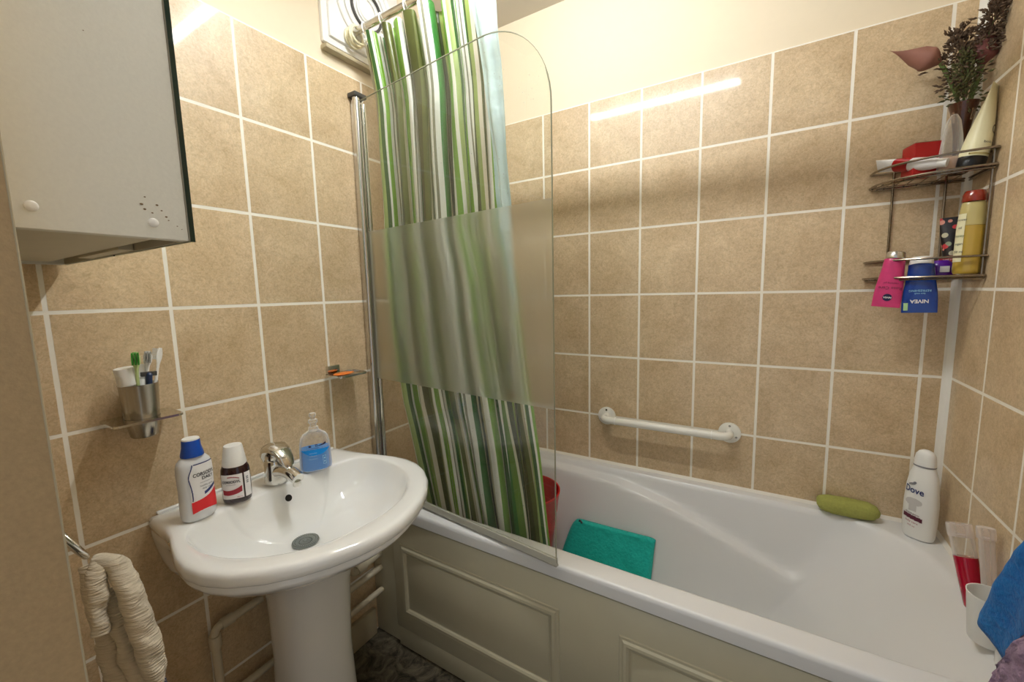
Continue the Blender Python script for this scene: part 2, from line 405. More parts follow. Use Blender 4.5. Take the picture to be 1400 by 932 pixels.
def bez(a, b, c, n=12):
    a, b, c = Vector(a), Vector(b), Vector(c)
    return [a * (1 - t) ** 2 + b * 2 * t * (1 - t) + c * t * t for t in [i / n for i in range(n + 1)]]
def interp(tab, x):
    if x <= tab[0][0]: return tab[0][1]
    for (a, fa), (b, fb) in zip(tab, tab[1:]):
        if x <= b: return fa + (fb - fa) * (x - a) / (b - a)
    return tab[-1][1]
def sstep(a, b, x):
    t = min(1, max(0, (x - a) / (b - a))); return t * t * (3 - 2 * t)
def lettering(txt, size, fn, mat, parent, name='lettering', squeeze=1., angle=0., bold=0.):
    """flat letters laid on a surface; fn(u, v) gives the point of the surface"""
    cu = bpy.data.curves.new('lettering_curve', 'FONT'); cu.body = txt; cu.size = size; cu.align_x = 'CENTER'; cu.align_y = 'CENTER'; cu.resolution_u = 3; cu.offset = bold
    to = bpy.data.objects.new('lettering_source', cu); COL.objects.link(to)
    bpy.context.view_layer.update()
    me = to.to_mesh(); b = MB(); vs = []
    for v in me.vertices:
        u, w = v.co.x * squeeze, v.co.y
        vs.append(fn(u * cos(angle) - w * sin(angle), u * sin(angle) + w * cos(angle)))
    b.add(vs, [tuple(p.vertices) for p in me.polygons]); to.to_mesh_clear()
    bpy.data.objects.remove(to); bpy.data.curves.remove(cu)
    if not b.v: return None
    return b.build(name, mat, parent, smooth=False)
def patch(fn, u0, u1, v0, v1, nu, nv, name, mat, parent, keep=None):
    b = MB(); vs = [fn(u0 + (u1 - u0) * i / nu, v0 + (v1 - v0) * j / nv) for j in range(nv + 1) for i in range(nu + 1)]; fs = []
    for j in range(nv):
        for i in range(nu):
            uc, vc = u0 + (u1 - u0) * (i + .5) / nu, v0 + (v1 - v0) * (j + .5) / nv
            if keep is None or keep(uc, vc):
                k = j * (nu + 1) + i; fs.append((k, k + 1, k + nu + 2, k + nu + 1))
    b.add(vs, fs); return b.build(name, mat, parent)

LX = 1.699           # length of the room along the bath
CEIL = 2.44
YF = -1.553          # tiled wall beside the doorway

# ------------------------------------------------------------------ room shell
def wall(name, a, b, ta, tb, tm):
    w = struct(MB().box(a, b).build(name, 'paint', smooth=False))
    t = MB().box(ta, tb); o = t.build('tiling', tm, w, smooth=False)
    o.location = -Vector(w.location); o.data.transform(Matrix.Translation(Vector(w.location))) if False else None
    return w, o
def wall2(name, a, b, ta, tb, tm):
    me = MB().box(a, b); w = struct(me.build(name, 'paint', smooth=False))
    t = MB().box(ta, tb).build('tiling', tm, w, smooth=False); return w
wall2('wall_left', (-.11, YF, 0), (-.008, .1, CEIL), (-.009, YF, 0), (0, 0, TOP), 'tileA')
wall2('wall_back', (-.008, .008, 0), (LX + .11, .11, CEIL), (0, 0, 0), (LX, .009, TOP), 'tileB')
wall2('wall_right', (LX + .008, -1.75, 0), (LX + .11, .008, CEIL), (LX, -1.75, 0), (LX + .009, 0, TOP), 'tileC')
wall2('wall_front', (-.11, YF - .2, 0), (.655, YF - .006, CEIL), (0, YF - .007, 0), (.655, YF, TOP), 'tileF')
jm = simple('door_reveal_board', rgb(172, 148, 112), .55, noise=.16, nscale=220, bump=.2, bscale=300); M['reveal'] = jm
struct(MB().box((.655, YF - .2, 0), (.661, YF, CEIL), .001).build('trim_1', 'reveal', smooth=False))
struct(MB().box((-.11, -1.75, CEIL), (LX + .11, .11, CEIL + .08)).build('ceiling', 'ceil', smooth=False))
struct(MB().box((-.11, -1.75, -.08), (LX + .11, .11, 0)).build('floor', 'floor', smooth=False))
struct(MB().tube([(.6605, YF - .0005, 0), (.6605, YF - .0005, CEIL)], .0010, 8).build('edge_highlight', 'skirt'))  # thin paler strip that paints the highlight along the reveal's edge
# white bead in the corner between back and right walls, sealant along the bath
b = MB(); b.rings([[(LX - .017, 0, z), (LX - .013, -.007, z), (LX - .007, -.013, z), (LX, -.016, z), (LX, 0, z)] for z in (.556, TOP + .004)])
struct(b.build('trim_2', 'trim', smooth=False))
b = MB(); b.rings([[(x, 0, .553), (x, -.009, .5535), (x, 0, .563)] for x in (0, LX)]); struct(b.build('trim_3', 'seal', smooth=False))
b = MB(); b.rings([[(LX, y, .553), (LX - .009, y, .5535), (LX, y, .563)] for y in (-.02, -.706)]); struct(b.build('trim_4', 'seal', smooth=False))
b = MB().box((0, YF, 0), (.018, -.70, .105), .004); struct(b.build('baseboard_left', 'skirt'))

# ------------------------------------------------------------------ bath
bath = thing('bathtub', 'long white acrylic bathtub with a sloping head end along the tiled back wall', 'bathtub', (.85, -.35, 0))
X0, X1, Y0, Y1, RC = .10, 1.665, -.64, -.042, .26
def smax(a, b, k):
    h = max(0, k - abs(a - b)) / k; return max(a, b) + h * h * k * .25
def smin(a, b, k): return -smax(-a, -b, k)
RIDGE = [(.30, .012), (.50, .020), (.76, .030), (.94, .066), (1.10, .120), (1.30, .198), (1.37, .228), (1.55, .30)]
def tub_depth(x, y):
    # head end: rounded corners push the sloping back rest inwards
    cb = max(0, y - (Y1 - RC)); cf = max(0, (Y0 + .16) - y)
    xr = X1 - (RC - sqrt(max(0, RC * RC - min(cb, RC) ** 2))) * .9 - (.16 - sqrt(max(0, .16 ** 2 - min(cf, .16) ** 2))) * .8
    head = (xr - x) * .98 + max(0, xr - x - .25) * .35
    left = (x - X0) * 4.
    front = (y - Y0) * 5.
    t = Y1 - y
    dr = interp(RIDGE, x); t1 = dr / 4.5 + .004; lw = interp([(.3, .03), (.9, .040), (1.2, .034), (1.42, .02)], x)
    ledge = smin(4.5 * t, dr + .35 * (t - t1), .016)          # steep face, then the narrow ledge
    back = smax(ledge, dr + .35 * lw + 5. * (t - t1 - lw), .016)
    d = smin(smin(head, back, .05), smin(left, front, .03), .03)
    d = smin(d, .385 + .01 * (x - .3), .09)
    return smax(d, 0, .012)
ys = [-.7085, -.7085, -.7075, -.704, -.698] + [-.69 + i * .0055 for i in range(int(.69 / .0055))] + [-.002]
xs = [.0] + [.01 + i * .0085 for i in range(int((LX - .012) / .0085))] + [LX - .001]
zed = {0: .513, 1: .540, 2: .5485, 3: .5522}
b = MB(); vs = []
for j, y in enumerate(ys):
    for x in xs: vs.append((x, y, zed[j] if j in zed else .553 - tub_depth(x, y)))
n = len(xs)
b.add(vs, [(j * n + i, j * n + i + 1, (j + 1) * n + i + 1, (j + 1) * n + i) for j in range(len(ys) - 1) for i in range(n - 1)])
b.add([(0, -.7085, .513), (LX, -.7085, .513), (LX, -.698, .513), (0, -.698, .513)], [(0, 1, 2, 3)])
b.build('tub', 'acrylic', bath, angle=80)
b = MB(); b.lathe([(.001, .002), (.03, .002), (.034, 0), (.034, -.004)], (.33, -.34, .171), 24); b.build('drain', 'chrome', bath)

b = MB().box((.131, -.698, .082), (LX - .001, -.682, .5025), .002); panel = b.build('side_panel', 'panel', bath); panel['label'] = 'cream moulded side panel'
b = MB().box((.131, -.692, 0.001), (LX - .001, -.676, .083), .002); b.build('plinth', 'panel', panel)
for x0, x1 in ((.168, .785), (.952, 1.569)):
    z0, z1 = .145, .415
    prof = [(0, 0), (.002, .003), (.008, .0035), (.013, .0075), (.020, .009), (.026, .006), (.030, .0015), (.036, 0)]
    b = MB(); rs = []
    for d, h in prof:
        rs.append([(x0 + d, -.698 - h, z0 + d), (x1 - d, -.698 - h, z0 + d), (x1 - d, -.698 - h, z1 - d), (x0 + d, -.698 - h, z1 - d)])
    b.rings(rs, cap0=False, cap1=False); b.build('moulding', 'panel', panel, angle=20)
    MB().box((x0 + .034, -.7005, z0 + .034), (x1 - .034, -.697, z1 - .034), .001).build('raised_field', 'panel', panel)
b = MB().box((.0, -.682, 0.001), (.128, -.664, .50), .002)
post = b.build('filler_board', 'panel'); tag(post, 'narrow cream filler board closing the gap between bath panel and left wall', 'board')

# ------------------------------------------------------------------ basin and pedestal
YC = -1.06
basin = thing('washbasin', 'white ceramic washbasin on the left wall with a flat tap ledge', 'washbasin', (.25, YC, .55))
def mirrored(half): return [(x, w) for x, w in half] + [(x, -w) for x, w in reversed(half) if w > 0]
outer = [(0, .252), (.05, .255), (.10, .257), (.15, .264), (.20, .278), (.25, .29), (.30, .294), (.35, .286), (.40, .264), (.45, .225), (.49, .178), (.52, .128), (.54, .075), (.55, .03), (.551, 0)]
inner = [(.122, 0), (.122, .12), (.128, .18), (.145, .222), (.18, .245), (.23, .252), (.29, .249), (.35, .23), (.40, .197), (.44, .155), (.468, .105), (.482, .055), (.486, 0)]
CX = .27
def radial(poly, th):
    d = Vector((cos(th), sin(th))); best = .01
    for (a, b_) in zip(poly, poly[1:] + poly[:1]):
        p = Vector((a[0] - CX, a[1])); e = Vector((b_[0] - a[0], b_[1] - a[1])); den = d.x * e.y - d.y * e.x
        if abs(den) < 1e-9: continue
        t = (p.x * e.y - p.y * e.x) / den; s = (p.x * d.y - p.y * d.x) / den
        if t > 0 and -1e-6 <= s <= 1 + 1e-6: best = max(best, t)
    return best
po = mirrored(outer); pi_ = [(x, w) for x, w in inner] + [(x, -w) for x, w in reversed(inner[1:-1])]
NA = 144; ang = [2 * pi * i / NA for i in range(NA)]
ca = atan2(.252, -CX); ang = sorted(ang + [ca, 2 * pi - ca])
RO = [radial(po, a) for a in ang]; RI = [radial(pi_, a) for a in ang]
def smoothr(R, k=2):
    for _ in range(k): R = [(R[i - 1] + 2 * R[i] + R[(i + 1) % len(R)]) / 4 for i in range(len(R))]
    return R
RI = smoothr(RI, 4)
OP = [(CX + r * cos(a), r * sin(a)) for r, a in zip(RO, ang)]
IP = [(CX + r * cos(a), r * sin(a)) for r, a in zip(RI, ang)]
def oring(s, z, inset=0, sw=None):
    out = []
    for (x, y) in OP:
        k = sstep(0.0, .22, x)
        se = 1 + (s - 1) * k; sy = (1 + (s - 1) * (.25 + .75 * k))
        xx = x * (1 + (s - 1) * .9) if x > .002 else 0.
        q = Vector((xx - CX, y * sy)); q *= (1 - inset / max(q.length, .01)) if x > .01 else 1
        out.append((max(CX + q.x, 0.0005) if x > .002 else .0005, YC + q.y, z))
    return out
def iring(s, z, cx=.25):
    return [(cx + (x - cx) * s, YC + y * s, z) for (x, y) in IP]
def mring(t, z):
    return [(ox + (ix - ox) * t if ox > .002 else .0005 + (ix - ox) * t, YC + oy + (iy - oy) * t, z) for (ox, oy), (ix, iy) in zip(OP, IP)]
rs = [oring(.42, .605), oring(.56, .622), oring(.74, .655), oring(.87, .69), oring(.95, .72), oring(.975, .735), oring(.965, .742), oring(.972, .746),
      oring(.99, .7485), oring(.998, .753), oring(1., .760), oring(1., .768), mring(.04, .7745), mring(.12, .7785), mring(.3, .780), mring(.6, .7795), mring(.85, .778), mring(.95, .7765),
      iring(1., .7735), iring(.985, .767), iring(.955, .748), iring(.91, .726), iring(.84, .703), iring(.72, .682), iring(.56, .667), iring(.38, .659), iring(.22, .6555), iring(.12, .655)]
b = MB(); b.rings(rs); b.build('bowl', 'ceramic', basin, angle=75)
# raised upstand strip at the wall
MB().box((.0005, YC - .238, .776), (.013, YC + .238, .7835), .0035).build('upstand', 'ceramic', basin)
b = MB(); b.lathe([(.0005, -.004), (.011, -.004), (.0125, 0), (.0118, .0015), (.010, .0), (.009, -.004)], (0, 0, 0), 24)
b2 = MB(); b2.lathe([(.001, 0), (.0095, 0)], (0, 0, 0), 20)
# overflow: a short dark round opening in the rear slope of the bowl
mt = Matrix.Translation((.146, YC + .002, .744)) @ Matrix.Rotation(radians(62), 4, 'Y')
b2 = MB(); b2.lathe([(.0005, .0006), (.0085, .0006), (.0092, -.001)], (0, 0, 0), 22); b2.xf(mt); b2.build('overflow_hole', 'dark', basin)

# drain strainer resting in the bowl
dr = thing('sink_strainer', 'round grey metal strainer with rings of holes lying in the washbasin drain', 'strainer', (.243, YC - .018, .656))
c0 = (.243, YC - .018, .6585)
b = MB(); b.lathe([(.0005, .0035), (.008, .003), (.012, .0016), (.019, .0012), (.023, .003), (.028, .0045), (.0315, .0035), (.0325, .0), (.028, -.0005)], c0, 40); M['drain'] = simple('grey_steel_strainer', rgb(140, 146, 142), .35, .7)
b.build('disc', 'drain', dr)
b = MB()
for r_, k, h_ in ((.006, 8, .0034), (.015, 20, .0020), (.0245, 30, .0038), (.030, 38, .0040)):
    for i in range(k):
        t = 2 * pi * i / k; b.lathe([(.0001, 0), (.0009, 0), (.0009, -.001)], (c0[0] + r_ * cos(t), c0[1] + r_ * sin(t), c0[2] + h_ + .0002), 6)
b.build('perforations', 'dark', dr, smooth=False)['kind'] = 'stuff'

ped = MB(); rs = []
for z, rx, ry, cx in ((0.001, .118, .118, .165), (.03, .116, .115, .165), (.10, .104, .102, .168), (.30, .095, .094, .172), (.50, .100, .100, .178), (.60, .118, .122, .19), (.632, .135, .150, .20)):
    rs.append([(cx + rx * math.copysign(abs(cos(t)) ** .8, cos(t)), YC + .02 + ry * math.copysign(abs(sin(t)) ** .8, sin(t)), z) for t in [2 * pi * i / 64 for i in range(64)]])
ped.rings(rs); ped = ped.build('basin_pedestal', 'ceramic', angle=70)
tag(ped, 'white ceramic pedestal column standing on the dark floor and carrying the washbasin', 'pedestal')

# ------------------------------------------------------------------ tap
TX, TY = .095, YC
tap = thing('mixer_tap', 'chrome single lever mixer tap on the washbasin ledge', 'tap', (TX, TY, .78))
b = MB(); b.lathe([(.001, 0), (.028, 0), (.0295, .004), (.028, .014), (.0265, .035), (.0265, .055), (.025, .064), (.018, .070), (.001, .072)], (TX, TY, .7805), 36); b.build('body', 'chrome', tap)
b = MB(); pts = bez((TX + .008, TY, .810), (TX + .06, TY + .0, .834), (TX + .108, TY, .812), 14); rr = [.0190 - .003 * i / 14 for i in range(15)]
b.tube(pts, rr, 18); b.build('spout', 'chrome', tap)
b = MB(); b.lathe([(.001, 0), (.0098, 0), (.0105, .003), (.0105, .013)], (TX + .1, TY, .792), 20); b.build('aerator', 'chrome', tap)
# lever: a dome cap that runs forward into a curved tongue
b = MB(); rs = []
path = [(-.028, .830, .014, .011), (-.024, .856, .026, .015), (-.008, .874, .030, .017), (.016, .881, .028, .014), (.040, .875, .024, .010), (.058, .861, .020, .007), (.068, .846, .016, .005), (.071, .836, .010, .0035)]
for k, (dx, z, hw, th) in enumerate(path):
    a = path[max(0, k - 1)]; c = path[min(len(path) - 1, k + 1)]; d = Vector((c[0] - a[0], 0, c[1] - a[1])).normalized(); nn = Vector((-d.z, 0, d.x))
    ring = []
    for i in range(20):
        t = 2 * pi * i / 20; p = Vector((TX + dx, TY, z)) + nn * (sin(t) * th) + Vector((0, cos(t) * hw, 0)); ring.append(p)
    rs.append(ring)
b.rings(rs); b.build('lever', 'chrome', tap, angle=60)
b = MB(); b.lathe([(.021, 0), (.0225, .006), (.021, .016), (.012, .022), (.001, .023)], (TX - .002, TY, .843), 28); b.build('cartridge_cap', 'chrome', tap)

# ------------------------------------------------------------------ bottles on the basin
def oval_fn(c, rot, rx, ry, prof, off=.0005, pw=2.3):
    """surface point of an oval bottle: u = arc length from the front, v = height"""
    def fn(u, v):
        k = interp(prof, v); a = max(-1.5, min(1.5, u / (rx * .95))); q = sin(a)
        x = (rx * k + off) * q; y = -(ry * k + off) * (1 - abs(q) ** pw) ** (1 / pw)
        return (c[0] + x * cos(rot) - y * sin(rot), c[1] + x * sin(rot) + y * cos(rot), c[2] + v)
    return fn
CAMXY = Vector((1.23, -1.644))
def face_cam(x, y): 
    d = CAMXY - Vector((x, y)); return atan2(d.y, d.x) + pi / 2
# large mouthwash
c = (.118, -1.253, .7805); rt = face_cam(c[0], c[1]) + radians(22)
prof = [(0, .80), (.004, .93), (.012, .99), (.03, 1.), (.07, .97), (.11, 1.), (.128, .98), (.138, .90), (.146, .72), (.152, .54), (.158, .46)]
t = thing('mouthwash_bottle', 'tall pale mouthwash bottle with a blue cap on the left of the washbasin ledge', 'bottle', c)
b = MB(); b.lathe([(.001, 0)] + [(k, z) for z, k in prof] + [(.001, .158)], c, 48, .0355, .0225, rt, 2.3); b.build('body', 'ltgrey', t)
b = MB(); b.lathe([(.001, .150), (.0225, .150), (.0225, .154), (.0185, .172), (.0175, .186), (.0165, .188)], c, 40); cap = b.build('cap', 'bluecap', t)
b = MB(); b.lathe([(.001, .1875), (.0168, .1875), (.0168, .1905), (.0155, .1915), (.001, .1915)], c, 32); b.build('cap_top', 'white', cap)
f = oval_fn(c, rt, .0355, .0230, prof, .0006)
lab = patch(f, -.020, .040, .022, .132, 18, 24, 'front_label', 'label', t, lambda u, v: u > -.020 + .010 * sstep(.11, .132, v) + .006 * sstep(.05, .02, v))
f2 = oval_fn(c, rt, .0355, .0230, prof, .0010)
f3 = oval_fn(c, rt, .0355, .0230, prof, .0014)
patch(f2, -.0215, .040, .020, .134, 110, 150, 'label_outline', 'labelblue', t, lambda u, v: (abs(u - (-.0195 + .010 * sstep(.10, .134, v) + .003 * sin((v - .03) * 50))) < .0011 and v > .05) or (v > .1315 and u > -.01))
patch(f2, -.020, .040, .010, .066, 80, 80, 'label_swoosh', 'labelred', t, lambda u, v: v < .044 + .022 * sstep(-.02, .04, u) - .003 * sin(u * 90) and v > .020 + .004 * sin((u + .02) * 60))
patch(f2, .006, .040, .056, .080, 60, 60, 'label_swoosh', 'labelblue', t, lambda u, v: v < .064 + .014 * sstep(.0, .04, u) and v > .057 + .014 * sstep(.0, .04, u))
lettering('CORSODYL', .0115, lambda u, v: f3(u + .011, v + .108), 'ink', t, squeeze=.78, bold=.0002)
lettering('DAILY', .0105, lambda u, v: f3(u + .016, v + .0975), 'ink', t, squeeze=.9, bold=.0002)
lettering('mouthwash for', .0045, lambda u, v: f3(u + .013, v + .088), 'inkgrey', t)
lettering('healthy gums', .0055, lambda u, v: f3(u + .013, v + .080), 'ink', t)
lettering('daily care', .0055, lambda u, v: f3(u + .013, v + .073), 'ink', t)
# small dark mouthwash
c = (.112, -1.166, .7805); rt = face_cam(c[0], c[1]) + radians(-14)
prof = [(0, .84), (.003, .95), (.010, 1.), (.075, 1.), (.086, .96), (.096, .82), (.102, .66)]
t = thing('mouthwash_bottle', 'small dark red mouthwash bottle with a white cap beside the chrome tap', 'bottle', c)
b = MB(); b.lathe([(.001, 0)] + [(k, z) for z, k in prof] + [(.001, .102)], c, 44, .0315, .024, rt, 2.3); b.build('body', 'brown_liq', t)
b = MB(); b.lathe([(.001, .094), (.0255, .094), (.0265, .098), (.024, .115), (.0205, .140), (.019, .1445), (.001, .1465)], c, 40); b.build('cap', 'white', t)
f = oval_fn(c, rt, .0315, .024, prof, .0006); f2 = oval_fn(c, rt, .0315, .024, prof, .0010); f3 = oval_fn(c, rt, .0315, .024, prof, .0014)
patch(f, -.030, .019, .014, .076, 20, 14, 'front_label', 'label', t)
patch(f, .023, .042, .014, .076, 10, 14, 'side_label', 'label', t)
patch(f2, -.026, .016, .014, .05, 90, 80, 'label_swoosh', 'labelmaroon', t, lambda u, v: .024 + 9 * (u + .012) ** 2 < v < .036 + 13 * (u + .012) ** 2 - .0 and v < .05)
patch(f2, -.012, .012, .062, .071, 24, 12, 'label_arc', 'labelmaroon', t, lambda u, v: abs(v - (.070 - 12 * (u + .008) ** 2)) < .001)
lettering('CORSODYL', .0088, lambda u, v: f3(u - .006, v + .0575), 'ink', t, squeeze=.85, bold=.00025)
lettering('mouthwash', .0042, lambda u, v: f3(u - .006, v + .0505), 'inkgrey', t)
lettering('300 ml', .0042, lambda u, v: f3(u + .010, v + .018), 'labelmaroon', t)
patch(f2, .027, .033, .045, .068, 6, 16, 'barcode', 'inkgrey', t, lambda u, v: int(v * 1000) % 2 == 0)
# handwash
c = (.115, -.952, .7805); rt = face_cam(c[0], c[1]) + radians(4)
t = thing('handwash_bottle', 'clear pump-top handwash bottle half full of bright blue gel on the washbasin', 'bottle', c)
prof = [(0, .82), (.003, .95), (.012, 1.), (.080, .94), (.098, .86), (.108, .70), (.115, .44), (.118, .36)]
b = MB(); b.lathe([(.001, 0)] + [(k, z) for z, k in prof] + [(.001, .118)], c, 48, .0435, .025, rt, 2.6); b.build('body', 'clear', t)
b = MB(); b.lathe([(.001, .001), (.81, .001), (.93, .004), (.98, .012), (.945, .066), (.001, .066)], c, 48, .0438, .0253, rt, 2.6); b.build('blue_gel', 'bluegel', t)
b = MB(); b.lathe([(.001, .117), (.0135, .117), (.014, .121), (.013, .128), (.0095, .130), (.0085, .138), (.0125, .140), (.0135, .145), (.0115, .150), (.007, .152), (.0065, .158), (.0095, .160), (.010, .165), (.008, .169), (.001, .170)], c, 32); b.build('push_pull_cap', 'clear', t)
f2 = oval_fn(c, rt, .0438, .0254, prof, .0008, 2.6)
patch(f2, -.004, .030, .070, .09, 80, 60, 'label_swoosh', 'navy', t, lambda u, v: u > .006 and abs(v - (.0765 + 9 * (u - .006) ** 2)) < .0022 * (u - .002) / .02)
patch(f2, -.020, -.010, .070, .08, 12, 10, 'label_logo', 'navy', t, lambda u, v: ((u + .015) / .004) ** 2 + ((v - .0765) / .0022) ** 2 < 1)
patch(f2, -.003, .007, .070, .085, 16, 22, 'label_cross', 'navy', t, lambda u, v: (abs(u - .002) > .0006 and abs(v - .078) > .0007 and max(abs(u - .002), abs(v - .078)) < .0034))
lettering('handwash', .005, lambda u, v: f2(u - .002, v + .0705), 'navy', t)
for k, w in enumerate(('moisturising', 'anti bacterial', 'hand wash gel')): lettering(w, .004, lambda u, v, k=k: f2(u - .008, v + .056 - .0085 * k), 'cyan_print', t)
patch(f2, .016, .027, .018, .045, 22, 40, 'label_box', 'cyan_print', t, lambda u, v: (abs(abs(u - .0215) - .0045) < .0006 and abs(v - .0315) < .0125) or (abs(abs(v - .0315) - .012) < .0006 and abs(u - .0215) < .0048) or (abs(abs(v - .0315) - .005) < .002 and abs(u - .0215) < .002))

# ------------------------------------------------------------------ cup and holder on left wall
hc = (.050, -1.312)
t = thing('toothbrush_holder', 'polished chrome wall plate on the tiled left wall that holds the steel tumbler', 'holder', (.0, hc[1], 1.02))
b = MB()
def rrect(cx, cy, hx, hy, r, n=6):
    out = []
    for (sx, sy, a0) in ((1, 1, 0), (-1, 1, pi / 2), (-1, -1, pi), (1, -1, 1.5 * pi)):
        for i in range(n + 1):
            a = a0 + pi / 2 * i / n; out.append((cx + sx * (hx - r) + r * cos(a), cy + sy * (hy - r) + r * sin(a)))
    return out
ro = rrect(.05, hc[1], .048, .062, .012); rin = rrect(hc[0], hc[1], .0315, .0315, .0312)
b.rings([[(x, y, 1.024) for x, y in ro], [(x, y, 1.029) for x, y in ro], [(x, y, 1.029) for x, y in rin], [(x, y, 1.024) for x, y in rin], [(x, y, 1.024) for x, y in ro]], cap0=False, cap1=False)
b.build('plate', 'chrome', t, smooth=False)
MB().box((.0005, hc[1] - .022, 1.012), (.008, hc[1] + .022, 1.045), .002).build('bracket', 'chrome', t)
t = thing('steel_tumbler', 'tapered stainless steel tumbler standing in the chrome plate by the wall cabinet', 'tumbler', (hc[0], hc[1], .985))
b = MB(); b.lathe([(.001, 0), (.022, 0), (.0245, .003), (.0300, .040), (.0345, .118), (.0353, .120), (.0337, .120), (.0290, .040), (.0235, .006), (.001, .005)], (hc[0], hc[1], .985), 48); b.build('cup', 'brushed', t)
# toothpaste tubes, cap up
def tpt(c, d, h, r, name_label, rc, hcap):
    t = thing('toothpaste_tube', name_label, 'toothpaste', c)
    b = MB(); b.lathe([(.001, 0), (r * .9, 0), (r, .004), (r, h - hcap - .004), (r * .7, h - hcap + .002), (.001, h - hcap + .003)], c, 28); b.xf(lean(c, d)); b.build('body', 'white', t)
    b = MB(); b.lathe([(.001, h - hcap), (rc * 1.0, h - hcap), (rc, h - .001), (rc * .97, h), (.001, h + .0005)], c, 32); b.xf(lean(c, d)); b.build('cap', 'white', t)
tpt((hc[0] + .002, hc[1] - .006, .993), (.03, -.11, 1), .152, .0125, 'toothpaste tube with a wide white cap at the left of the steel tumbler', .0175, .038)
tpt((hc[0] - .010, hc[1] + .006, .993), (-.10, .06, 1), .152, .010, 'toothpaste tube with a narrower white cap at the back of the steel tumbler', .0115, .030)
def brush(c, d, L_, label, hm, bm_, spin=0., head=.028, hmat=None):
    t = thing('toothbrush', label, 'toothbrush', c)
    b = MB(); n = 16; rs = []
    for i in range(n + 1):
        s = i / n; z = L_ * s
        w = interp([(0, .004), (.1, .0055), (.45, .0055), (.62, .0032), (.8, .0030), (.86, .0078), (.97, .0078), (1, .004)], s); th = interp([(0, .003), (.45, .0045), (.65, .0025), (.85, .0022), (1, .002)], s)
        rs.append([(c[0] + w * cos(a), c[1] + th * sin(a), c[2] + z) for a in [2 * pi * k / 14 for k in range(14)]])
    X = lean(c, d) @ rot_about(c, 'Z', spin)
    b.rings(rs); b.xf(X); b.build('handle', hm, t)
    b = MB()
    for i in range(7):
        for j in range(3): 
            p = (c[0] + (j - 1) * .0048, c[1] - .0015, c[2] + L_ * .865 + i * .0037); b.add([(p[0] - .0013, p[1], p[2] - .0014), (p[0] + .0013, p[1], p[2] - .0014), (p[0] + .0013, p[1], p[2] + .0014), (p[0] - .0013, p[1], p[2] + .0014), (p[0] - .0014, p[1] - .011, p[2] - .0015), (p[0] + .0014, p[1] - .011, p[2] - .0015), (p[0] + .0014, p[1] - .011, p[2] + .0015), (p[0] - .0014, p[1] - .011, p[2] + .0015)], [(0, 1, 2, 3), (4, 7, 6, 5), (0, 4, 5, 1), (1, 5, 6, 2), (2, 6, 7, 3), (3, 7, 4, 0)])
    b.xf(X); b.build('bristles', bm_, t, smooth=False)
M['brushgrey'] = simple('grey_white_bristles', rgb(170, 168, 160), .6); M['palegreen'] = simple('pale_green_plastic', rgb(196, 214, 150), .35)
brush((hc[0] + .008, hc[1] - .006, .993), (.10, .0, 1), .186, 'pale toothbrush with green bristles leaning in the steel tumbler', 'palegreen', 'green', radians(70))
brush((hc[0] - .008, hc[1] + .004, .993), (-.02, .13, 1), .182, 'clear toothbrush with grey bristles facing out in the steel tumbler', 'white', 'brushgrey', radians(70))
brush((hc[0] + .0, hc[1] + .008, .993), (-.03, .22, 1), .190, 'white toothbrush turned away leaning right in the steel tumbler', 'white', 'white', radians(-60))
b = MB(); c = (hc[0] + .012, hc[1] + .008, .993); b.lathe([(.001, 0), (.006, 0), (.0065, .05), (.008, .11), (.009, .132), (.006, .136), (.001, .137)], c, 20, 1., .7); b.xf(lean(c, (.05, .05, 1))); M['navygrey'] = simple('navy_blue_plastic', rgb(46, 62, 96), .3)
rz = thing('razor', 'small navy razor handle among the toothbrushes in the steel tumbler', 'razor', c); b.build('handle', 'navygrey', rz)
b = MB().box((c[0] - .004, c[1] - .014, c[2] + .128), (c[0] + .004, c[1] + .014, c[2] + .138), .0015); b.xf(lean(c, (.05, .05, 1))); b.build('head', 'darkgrey', rz)

# ------------------------------------------------------------------ soap dish
t = thing('soap_dish', 'small chrome soap dish fixed to the tiled left wall near the shower screen', 'soap dish', (0, -.76, 1.03))
b = MB(); 
ro = rrect(.046, -.777, .042, .052, .008); rm = rrect(.046, -.777, .037, .055, .007)
b.rings([[(x, y, 1.025) for x, y in ro], [(x, y, 1.032) for x, y in ro], [(x, y, 1.032) for x, y in rm], [(x, y, 1.0275) for x, y in rm]], cap0=True, cap1=True)
b.build('tray', 'chrome', t, smooth=False)
MB().box((.0005, -.822, 1.030), (.012, -.776, 1.058), .002).build('bracket', 'chrome', t)
b = MB(); bm = bmesh.new(); bmesh.ops.create_icosphere(bm, subdivisions=3, radius=1)
vs = [(.048 + v.co.x * .022 * (1 + .15 * mnoise.noise(v.co * 2)), -.788 + v.co.y * .036 * (1 + .2 * mnoise.noise(v.co * 1.5 + Vector((3, 1, 0)))), 1.0325 + v.co.z * .004) for v in bm.verts]
b.add(vs, [[v.index for v in f_.verts] for f_ in bm.faces]); bm.free()
tag(b.build('soap_bar', 'amber'), 'thin worn orange soap sliver lying in the chrome soap dish', 'soap')

